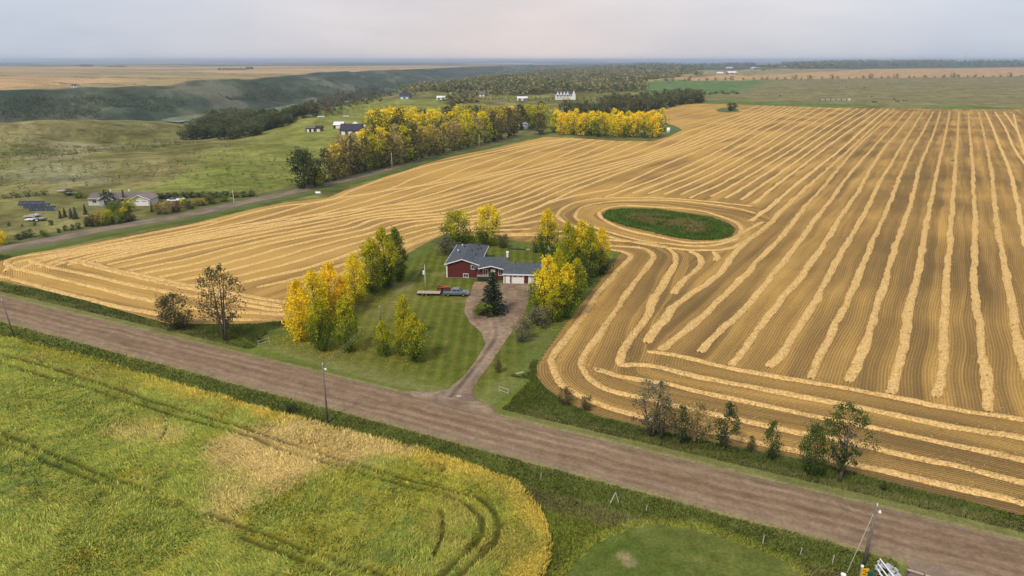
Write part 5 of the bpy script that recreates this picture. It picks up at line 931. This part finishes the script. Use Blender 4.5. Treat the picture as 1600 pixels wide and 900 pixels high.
q = at(717, 621); tag(MB().box((0, 0, .22), (.9, .5, .12), .3, .8).build('flat_stone', mat('stone', (.45, .40, .33), .9), loc=q), 'flat pale stone at the mouth of the drive', 'stone')
# back yard tank, planks
q = at(858, 402); T = thing('propane_tank', 'white upright tank on a stand behind the garage trees', 'tank', q); MB().tube((0, 0, .6), (0, 0, 2.9), .5, .5, 14).tube((0, 0, 2.9), (0, 0, 3.2), .5, .2, 14).build('body', PAINTW, T, True)
for x, y in ((-.4, -.4), (.4, -.4), (.4, .4), (-.4, .4)): MB().tube((x, y, 0), (x, y, .8), .05).build('leg', STEEL, T)
for i in range(4):
    q = at(798 + i * 9, 390 + i * .4); tag(MB().box((0, 0, .2), (1.7 if i < 3 else 1.0, .6, .35), -.03).build('timber_stack', DGRN if i < 3 else LWOOD, loc=q), 'low %s on the back lawn, %s from the left' % ('dark timber' if i < 3 else 'pale timber', ORD[i]), 'timber', 'timbers lying along the back lawn')
# ------------------------------------------------------------ white bungalow by the side road
BW = mat('cream_siding', (.56, .55, .50), .8, n=.06, ns=1); BR = mat('brown_grey_shingles', (.145, .125, .11), .9, n=.25, ns=.6)
q = P(141, 321); sc = 1.0; T = thing('bungalow', 'white bungalow with brown grey hip roof and front gable beyond the side road', 'house', q, R(4))
w0 = mpp(q); L1 = 62 * w0
MB().box((L1 / 2 - .6, 4.5, 1.5), (L1, 9, 3.6)).build('wall', BW, T); gable_roof(-.6, L1 + 5, 0, 9, 3.0, 4.9, 'x', .6).build('roof', BR, T)
MB().add([(5, -2.2, -.3), (10.5, -2.2, -.3), (10.5, -2.2, 3.3), (7.75, -2.2, 5.0), (5, -2.2, 3.3), (5, 3, -.3), (10.5, 3, -.3), (10.5, 3, 3.3), (5, 3, 3.3)], [(0, 1, 2, 3, 4), (0, 4, 8, 5), (1, 6, 7, 2)]).build('front_bay', mat('grey_stucco', (.34, .36, .36), .8), T)
gable_roof(5, 10.5, -2.2, 4, 3.3, 5.0, 'y', .5).build('roof', BR, T); m = MB()
for a, b in (((4.4, -2.75, 3.0), (7.75, -2.75, 5.1)), ((7.75, -2.75, 5.1), (11.1, -2.75, 3.0))): m.tube(a, b, .17, .17, 4)
m.build('fascia', PAINTW, T)
for c in ((2.0, -.05, 1.8), (13.2, -.05, 2.2), (7.75, -2.25, 2.1)): window(T, c, 1.6, 1.3)
MB().tube((7.2, 4.5, 5.3), (7.2, 4.5, 6.5), .3).build('chimney', PAINTW, T); MB().tube((14.5, 5.5, 5.3), (14.5, 5.5, 6.4), .3).build('chimney', PAINTW, T)
gx = L1 + .5; MB().add([(gx + 1.8, -2.5, -.3), (gx + 10, -2.5, -.3), (gx + 10, -2.5, 3.0), (gx + 5.9, -2.5, 5.0), (gx + 1.8, -2.5, 3.0), (gx + 1.8, 6, -.3), (gx + 10, 6, -.3), (gx + 10, 6, 3.0), (gx + 1.8, 6, 3.0)], [(0, 1, 2, 3, 4), (0, 4, 8, 5), (1, 6, 7, 2)]).build('wall', BW, T)
gable_roof(gx + 1.8, gx + 10, -2.5, 6, 3.0, 5.0, 'y', .5).build('roof', mat('pinkish_shingles', (.25, .19, .18), .9), T); garage_door(T, gx + 6.4, -2.56, 5.8, 2.4); MB().box((gx + .6, -1.0, 1.2), (1.0, .12, 2.1)).build('door', PAINTW, T)
m = MB()
for a, b in (((gx + 1.2, -3.05, 2.75), (gx + 5.9, -3.05, 5.1)), ((gx + 5.9, -3.05, 5.1), (gx + 10.6, -3.05, 2.75))): m.tube(a, b, .15, .15, 4)
m.build('fascia', PAINTW, T)
T.scale = (.90, .90, .82)
# solar arrays
PV = mat('solar_cell', (.012, .022, .045), .18, spec=.6)
pan = MB().box((0, 0, 0), (1.6, 1.6, .05)).mesh('solar_panel'); pan.materials.append(PV)
for i, (u, v, n) in enumerate([(29, 321, 10), (37.5, 325, 10), (46, 329, 9)]):
    q = P(u, v); T = thing('solar_array', 'tilted dark blue solar array in the yard left of the bungalow, %s' % ['the back table', 'the middle table', 'the front table'][i], 'solar panels', q, R(3), 'three ground mounted solar tables')
    a = 40 * mpp(q) / n
    for k in range(n):
        for j in range(2):
            o = link('solar_panel', pan, None, T, ((k + .5) * a, -.4 + j * .8, .5 + j * .75), (R(42), 0, 0)); o.scale = (a / 1.85, .60, 1)
    m = MB()
    for k in range(0, n + 1, 3): m.tube((k * a, -.6, 0), (k * a, -.6, .9), .06).tube((k * a, 1.0, 0), (k * a, 1.0, 2.0), .06)
    m.build('frame', STEEL, T)
for i, (u, v, hp, wp, pr, fo, lb) in enumerate([(95, 341, 13, 8, 'midspruce', 'spruce', 'small spruce, leftmost of the row in front of the bungalow yard'), (102, 339, 15, 8, 'midspruce', 'spruce', 'small spruce second of the row in the bungalow yard'), (112, 341, 16, 9, 'midspruce', 'blue', 'blue spruce in the middle of the bungalow yard row'), (119, 342, 19, 10, 'midspruce', 'blue', 'largest blue spruce in the bungalow yard row'), (134, 335, 17, 8, 'midspruce', 'spruce', 'dark slim spruce by the bungalow left corner'), (238, 331, 16, 7, 'midspruce', 'spruce', 'slim spruce beside the drive of the bungalow'),
      (169, 322, 24, 22, 'midround', 'dark', 'round dark tree in front of the bungalow bay'), (195, 320, 24, 10, 'midspruce', 'blue', 'tall blue spruce against the bungalow roof'), (214, 319, 12, 12, 'shrub', 'dark', 'dark shrub beside the bungalow garage'), (176, 333, 16, 16, 'shrub', 'green', 'green shrub in front of the round dark tree'), (186, 332, 18, 18, 'shrub', 'green', 'bright green shrub in front of the bungalow'), (205, 330, 19, 22, 'shrub', 'yg', 'yellow green shrub in front of the bungalow garage side'), (193, 333, 9, 10, 'shrub', 'gold', 'small yellow shrub by the bungalow drive'),
      (137, 354, 14, 12, 'shrub', 'dark', 'dark shrub at the left end of the roadside hedge'), (147, 354, 18, 18, 'shrub', 'olive', 'olive shrub in the roadside hedge by the bungalow'), (160, 353, 22, 20, 'shrub', 'ochre', 'ochre shrub in the roadside hedge by the bungalow'), (172, 351, 22, 20, 'shrub', 'yg', 'yellow green shrub in the roadside hedge by the bungalow'), (185, 350, 20, 20, 'shrub', 'green', 'green shrub in the roadside hedge by the bungalow'), (198, 347, 16, 16, 'shrub', 'dark', 'dark shrub near the drive end of the roadside hedge'), (207, 345, 9, 12, 'shrub', 'rust', 'rusty low shrub at the drive end of the hedge'),
      (248, 335, 18, 18, 'shrub', 'tanl', 'tan shrub right of the bungalow drive'), (262, 334, 19, 20, 'shrub', 'tanl', 'tan bushy shrub second from the bungalow drive'), (276, 331, 15, 18, 'shrub', 'rust', 'rusty shrub beside the yellow one near the side road'), (285, 320, 10, 7, 'shrub', 'gold', 'bright yellow shrub beside the parked white car'), (296, 327, 12, 18, 'shrub', 'olive', 'olive shrub beside the side road, right of the rusty one'), (312, 322, 12, 20, 'shrub', 'ochre', 'ochre shrub by the side road'), (330, 319, 12, 20, 'shrub', 'olive', 'olive shrub furthest along the side road verge'), (350, 315, 9, 16, 'shrub', 'green', 'green shrub near the pale roadside pole'),
      (3, 383, 22, 16, 'shrub', 'gold', 'golden shrub at the left edge by the side road'), (-2, 382, 14, 20, 'shrub', 'dark', 'dark shrub under the golden one at the left edge'), (30, 375, 9, 12, 'shrub', 'dark', 'dark low shrub by the road, right of the golden one'), (45, 371, 12, 20, 'shrub', 'wood', 'wide low shrub by the side road'), (71, 370, 9, 12, 'shrub', 'green', 'low green shrub nearest the road bend'), (66, 366, 6, 6, 'shrub', 'dark', 'tiny dark shrub behind the low green one'), (92, 364, 7, 7, 'shrub', 'dark', 'tiny dark roadside shrub, left of a pair'), (103, 361, 9, 8, 'shrub', 'dark', 'tiny dark roadside shrub, right of a pair'), (113, 360, 9, 9, 'shrub', 'wood', 'round low shrub by the side road'), (124, 358, 10, 9, 'shrub', 'wood', 'round low shrub just left of the hedge'),
      (80, 352, 8, 8, 'shrub', 'dark', 'dark shrub in the paddock behind the road shrubs'), (14, 353, 5, 5, 'shrub', 'dark', 'small dark bush in the left paddock'), (35, 354, 4, 4, 'shrub', 'wood', 'very small bush in the left paddock'), (55, 352, 5, 6, 'shrub', 'wood', 'small bush near the junk in the left paddock'), (110, 305, 10, 18, 'shrub', 'wood', 'bushes at the back of the bungalow yard beside boards'), (125, 309, 9, 16, 'shrub', 'green', 'green bushes behind the bungalow left end')]):
    treepx(u, v, hp, wp, pr, fo, lb, cat='tree' if 'mid' in pr else 'shrub', name='yard_spruce' if 'spruce' in pr else 'shrub')
for i in range(12):
    treepx(250 + i * 13, 311 - i * .3 + random.uniform(-1, 1), 9, 15, 'shrub', random.choice(['wood', 'dark', 'dark']), 'dark shrub of the hedge behind the parked cars, %s from the left' % ORD[i], cat='shrub', name='shrub', group='hedge behind the parked cars')
for i in range(9):
    treepx(8 + i * 8, 310 - i * .6, 6 + (i % 3) * 1.5, 10, 'bush', 'wood', 'low dark bush of the back hedge above the solar panels, %s from the left' % ORD[i], cat='bush', name='bush', group='back hedge above the solar panels')
def box_car(u, v, label, paint, n='parked_car', rz=0):
    q = P(u, v); T = thing(n, label, 'car', q, rz); MB().box((0, 0, .62), (4.5, 1.8, .62)).build('body', paint, T, bevel=.12); MB().box((-.2, 0, 1.18), (2.4, 1.6, .5), 0, .8).build('cabin', GLASS, T)
    for x in (-1.4, 1.4):
        for y in (-.85, .85): wheel(T, x, y, .33, .2)
box_car(271, 315, 'white car parked by the hedge right of the bungalow', PAINTW, rz=.2); box_car(280, 313, 'second white car parked further right by the hedge', PAINTW, rz=-.2); box_car(259, 309, 'dark blue car parked behind the hedge', mat('blue_paint', (.05, .09, .17), .3))
for i, (u, v, l, c_) in enumerate([(52, 345, 5, PAINTW), (63, 345, 4, BLACK), (47, 340, 4, LWOOD), (56, 338, 3, STEEL), (99, 300, 5, STEEL), (113, 303, 4, PAINTW)]):
    q = P(u, v); T = thing('scrap_trailer' if i < 2 else 'board_stack', '%s %s in the paddock %s' % (['low white', 'low black', 'pale', 'grey', 'grey', 'white'][i], ['flat trailer', 'flat trailer', 'board stack', 'sheet stack', 'sheet stack', 'sheet stack'][i], ['left of the black trailer', 'right of the white trailer', 'behind the two trailers', 'behind the trailers, nearer the spruces', 'behind the solar panels', 'by the bushes behind the solar panels'][i]), 'trailer' if i < 2 else 'stack', q, random.uniform(-.2, .2))
    MB().box((0, 0, .5), (l, 1.8, .25)).build('deck', c_, T); MB().box((l * .1, .3, .8), (l * .4, .9, .35)).build('load', STEEL, T)
    if i < 2:
        for x in (-.5, .5): wheel(T, x, -.9, .32, .2)
# ------------------------------------------------------------ middle farmstead
def shed(u, v, wp, dep, ze, zr, wallm, roofm, label, cat='shed', name='farm_shed', rz=0, ax='x', doors=0, wins=0):
    q = P(u, v); W = wp * mpp(q); T = thing(name, label, cat, q, rz)
    if ax == 'x': MB().add([(0, 0, -.4), (W, 0, -.4), (W, dep, -.4), (0, dep, -.4), (0, 0, ze), (W, 0, ze), (W, dep, ze), (0, dep, ze), (0, dep / 2, zr), (W, dep / 2, zr)], [(0, 1, 5, 4), (1, 2, 6, 9, 5), (2, 3, 7, 6), (3, 0, 4, 8, 7)]).build('wall', wallm, T)
    else: MB().add([(0, 0, -.4), (W, 0, -.4), (W, dep, -.4), (0, dep, -.4), (0, 0, ze), (W, 0, ze), (W, dep, ze), (0, dep, ze), (W / 2, 0, zr), (W / 2, dep, zr)], [(0, 1, 5, 8, 4), (1, 2, 6, 5), (2, 3, 7, 9, 6), (3, 0, 4, 7)]).build('wall', wallm, T)
    gable_roof(0, W, 0, dep, ze, zr, ax, .6, .2).build('roof', roofm, T)
    for k in range(doors): MB().box((W * (k + .5) / doors, -.08, 1.3), (W / doors * .5, .12, 2.6)).build('door', WHITE if wallm is not WHITE else GREYW, T)
    for k in range(wins): MB().box((W * (k + 1) / (wins + 1), -.08, ze * .55), (1.3, .1, 1.2)).build('window', GLASS, T)
    return T
DRK = mat('dark_purple_roof', (.045, .038, .062), .8, n=.2, ns=1); BRN = mat('brown_wall', (.20, .11, .07), .8); WR = mat('white_roof', (.70, .71, .72), .5)
shed(531, 211, 33, 12, 3.5, 7.5, BRN, DRK, 'long barn with dark purple roof left of the yellow grove', 'barn', 'barn', doors=3); shed(521, 201, 15, 8, 3.0, 5, DGRN, WR, 'shed with white roof left of the dark roofed barn', doors=1); shed(478, 207, 14, 9, 3.4, 4.8, BLACK, WOODD, 'low dark open shed on the meadow, leftmost building', doors=2); shed(493, 206, 9, 7, 2.8, 4.2, WOODD, BLACK, 'small dark shed right of the low open shed', doors=1)
def bin_(u, v, r, hh, label, m=STEEL):
    q = P(u, v); T = thing('grain_bin', label, 'grain bin', q); MB().tube((0, 0, -.3), (0, 0, hh), r, r, 20).build('body', m, T, True); MB().tube((0, 0, hh), (0, 0, hh + r * .5), r * 1.05, .3, 20).build('roof', WR, T)
    for z in (.3, .6, .85): MB().tube((0, 0, hh * z), (0, 0, hh * z + .12), r + .04, r + .04, 20).build('band', m, T)
bin_(820, 203, 2.9, 4.8, 'pale blue metal grain bin with white cone roof between the tree rows', mat('pale_blue_metal', (.42, .52, .60), .4, metal=.3)); bin_(556, 203, 2.4, 5, 'white grain bin behind the dark roofed barn', PAINTW); bin_(571, 205, 2.0, 4, 'shorter white grain bin at the edge of the grove', PAINTW); bin_(577, 207, 1.6, 3.5, 'smallest white bin half inside the grove', PAINTW)
for u, v, lb in ((502, 184, 'white flat trailer left on the green meadow'), (541, 183, 'pale flat trailer further right on the green meadow')):
    q = P(u, v); T = thing('flat_trailer', lb, 'trailer', q); MB().box((0, 0, 1.0), (6, 2.2, .9)).build('body', WR, T); wheel(T, -1, -1.1, .45); wheel(T, .5, -1.1, .45)
q = P(551, 213); T = thing('white_tank', 'small round white tank in front of the dark roofed barn', 'tank', q); MB().tube((-1.1, 0, 1.2), (1.1, 0, 1.2), .9, .9, 14).build('body', PAINTW, T, True); MB().box((0, 0, .3), (1.6, .6, .6)).build('stand', BLACK, T)
q = P(497, 303); T = thing('culvert_marker', 'small white culvert end in the ditch by the side road', 'culvert', q); MB().tube((-1, 0, .5), (1, 0, .5), .5, .5, 12).build('pipe', PAINTW, T); MB().box((1.3, 0, .2), (.6, 1, .4)).build('stone', CONC, T)
shed(984, 213, 20, 7, 2.5, 3.6, GREYW, STEEL, 'grey roofed shed under the golden grove', doors=2); q = P(1044, 208); T = thing('fuel_tank', 'white tank with red lid at the right end of the golden grove', 'tank', q); MB().tube((0, 0, 0), (0, 0, 4.3), 1.3, 1.3, 14).build('body', PAINTW, T, True); MB().tube((0, 0, 4.3), (0, 0, 4.8), 1.35, .6, 14).build('lid', ORG, T)
# big white house and the far yards
q = P(867, 156); W = 32 * mpp(q); T = thing('manor_house', 'large white house with steep dark roofs and dormers beyond the woods', 'house', q)
MB().box((W * .42, 7, 3.3), (W * .78, 14, 7.4)).build('wall', PAINTW, T); gable_roof(W * .03, W * .80, 0, 14, 6, 11, 'x', .6, .3).build('roof', mat('slate_roof', (.07, .075, .09), .8), T)
for k in range(4):
    x = W * (.08 + .16 * k); MB().add([(x, -1.0, 3), (x + W * .10, -1.0, 3), (x + W * .10, -1.0, 8.5), (x + W * .05, -1.0, 11.5), (x, -1.0, 8.5), (x, 5, 3), (x + W * .10, 5, 3), (x + W * .10, 5, 8.5), (x, 5, 8.5)], [(0, 1, 2, 3, 4), (0, 4, 8, 5), (1, 6, 7, 2)]).build('dormer', PAINTW, T); gable_roof(x, x + W * .10, -1, 5, 8.5, 11.5, 'y', .3, .25).build('roof', MATS['slate_roof'], T); MB().box((x + W * .05, -1.1, 5.5), (1.8, .2, 2)).build('window', GLASS, T)
x = W * .80; MB().add([(x, -3, -.5), (x + W * .2, -3, -.5), (x + W * .2, -3, 6), (x + W * .1, -3, 14), (x, -3, 6), (x, 10, -.5), (x + W * .2, 10, -.5), (x + W * .2, 10, 6), (x, 10, 6)], [(0, 1, 2, 3, 4), (0, 4, 8, 5), (1, 6, 7, 2)]).build('gable_wing', PAINTW, T); gable_roof(x, x + W * .2, -3, 10, 6, 14, 'y', .5, .25).build('roof', MATS['slate_roof'], T)
for i, (u, v, wp, dep, ze, zr, wm, rm, lb) in enumerate([(1137, 116, 14, 20, 6, 11, mat('barn_red', (.30, .05, .04), .8), WR, 'red barn with white roof in the far farmyard'), (1121, 116, 9, 15, 4, 7, WHITE, WR, 'long white shed left of the far red barn'), (1136, 107, 9, 25, 6, 9, WHITE, WR, 'white roofed shed behind the far red barn'), (748, 151, 10, 12, 4, 8, mat('pink_wall', (.42, .30, .27), .8), BR, 'pinkish house in the trees left of the big white house'), (682, 156, 14, 12, 3, 5, WHITE, WR, 'white roofed sheds at the meadow edge'), (624, 155, 16, 20, 6, 8, mat('blue_grey_wall', (.11, .15, .20), .8), DRK, 'dark blue grey barn at the end of the green meadow'), (808, 157, 16, 10, 3, 5, WHITE, WR, 'low white buildings left of the big white house'), (1175, 107, 22, 30, 5, 8, WHITE, WR, 'row of white roofed sheds on the far plain'), (1217, 106, 14, 30, 5, 9, MATS['pink_wall'], WR, 'pinkish shed on the far plain'), (1264, 105, 20, 30, 5, 9, WHITE, WR, 'long white building on the far plain'), (1305, 104.5, 10, 30, 5, 9, WHITE, WR, 'white building at the right end of the far yard'), (111, 137, 8, 12, 4, 6, WHITE, DRK, 'lone dark roofed shed on the rim of the valley'), (384, 108, 9, 30, 8, 12, BLACK, DRK, 'dark building on the far plateau beside trees')]):
    shed(u, v, wp, dep, ze, zr, wm, rm, lb, doors=2)
q = P(1281, 157); T = thing('windbreak_fence', 'long grey slatted windbreak standing in the far pasture', 'fence', q)
for k in range(22): MB().box((k * 46 * mpp(q) / 22, 0, 1.1), (46 * mpp(q) / 22 * .82, .15, 2.2)).build('board', STEEL if k % 4 else GREYW, T)
MB().box((46 * mpp(q), 0, 1.4), (2, 1, 2.6)).build('end_panel', PAINTW, T)
q = P(1507, 98); T = thing('radio_mast', 'thin lattice radio mast on the far right horizon', 'mast', q); m = MB(); H = 16 * mpp(q)
for x, y in ((0, 0), (1.6, 0), (.8, 1.4)): m.tube((x, y, 0), (x, y, H), .5, .4, 4)
m.build('tower', GREYW, T); MB().tube((.8, .5, H), (.8, .5, H + 8), .3, .2, 4).build('antenna', ORG, T)
# cattle
def cow_mesh():
    m = MB(); m.prism([(-.32, .75), (.32, .75), (.36, 1.1), (.28, 1.38), (-.28, 1.38), (-.36, 1.1)], -.85, .85); m.tube((.8, 0, 1.25), (1.25, 0, 1.0), .22, .16, 7); m.tube((1.2, 0, 1.05), (1.6, 0, .72), .16, .11, 7)
    for x in (-.7, .65):
        for y in (-.22, .22): m.tube((x, y, .85), (x, y, 0), .11, .07, 6)
    m.tube((-.85, 0, 1.3), (-1.0, 0, .6), .04, .03, 4); m.tube((1.25, -.22, 1.15), (1.25, .22, 1.15), .06, .06, 4); return m.mesh('cow')
cm_ = cow_mesh(); cm_.materials.append(mat('black_hide', (.02, .017, .015), .7))
for i, (u, v) in enumerate(sorted([(1364, 160.5), (1368, 160.5), (1397, 155.5), (1400, 159.5), (1404, 160), (1412, 158.5), (1416, 158.5), (1362, 151.5), (1310, 137), (1322, 137.5), (1387, 131), (1407, 128), (1474, 138), (1350, 137.5), (1203, 149), (1218, 151)])):
    q = P(u, v); o = link('cow', cm_, None, None, q, (0, 0, random.uniform(0, 6.28))); o.scale = (1.35,) * 3; tag(o, 'black cow grazing in the far pasture, %s from the left' % ORD[i], 'cow', 'black cattle scattered over the far pasture')
for i in range(46):
    u = 985 + i * 13.5 + random.uniform(-4, 4); v = np.interp(u, [985, 1200, 1350, 1600], [127.3, 124.5, 122.5, 119.8]); k = random.choice([.6, .8, 1, 1.5])
    treepx(u, v, 4.2 * k, 5.5 * k, 'bush', random.choice(['dark', 'dark', 'wood', 'olive']), 'dark bush on the far pasture fence line, %s' % (ORD[i] + ' from the left' if i < 43 else ['third last', 'second last', 'last'][i - 43] + ' at the right'), cat='bush', name='bush', group='bushes along the far fence line')
for i, (u, v, n, hp, lb) in enumerate([(1110, 147, 9, 3.5, 'small bush in the pasture thicket right of the dark tree line'), (345, 109.5, 8, 3, 'dark tree of the clump on the far plateau'), (125, 104, 4, 3, 'dark tree of the left clump on the far plateau'), (172, 104.5, 5, 2, 'dark low tree of the second clump on the far plateau')]):
    for k in range(n): treepx(u + k * 5.5 + random.uniform(-1, 1), v + random.uniform(-1, .5) * (i == 0) * 2, hp, 8, 'bush', 'dark', lb + ', %s from the left' % ORD[k], cat='bush', name='bush', group=lb)
for i in range(42):
    u = 737 + i * 5.3 + random.uniform(-1.5, 1.5); v = random.uniform(154.5, 158.5)
    treepx(u, v, 4.5, 3.2, 'bush', random.choice(['dark', 'wood', 'yg']), 'small ornamental tree in front of the big white house, %s from the left' % ORD[i], cat='tree', name='ornamental_tree', group='small ornamental trees around the big white house')
# ------------------------------------------------------------ haze
HAZE = 8e-5
hz = MB().box((0, 19000, 11), (60000, 62000, 130)); ho = hz.build('haze', None); hm = bpy.data.materials.new('haze'); hm.use_nodes = True; t = hm.node_tree; t.nodes.clear()
pv = t.nodes.new('ShaderNodeVolumePrincipled'); pv.inputs['Density'].default_value = HAZE; pv.inputs['Color'].default_value = (.70, .82, 1, 1); pv.inputs['Anisotropy'].default_value = 0.2
oo = t.nodes.new('ShaderNodeOutputMaterial'); t.links.new(pv.outputs[0], oo.inputs[1]); ho.data.materials.append(hm); tag(ho, kind='stuff')
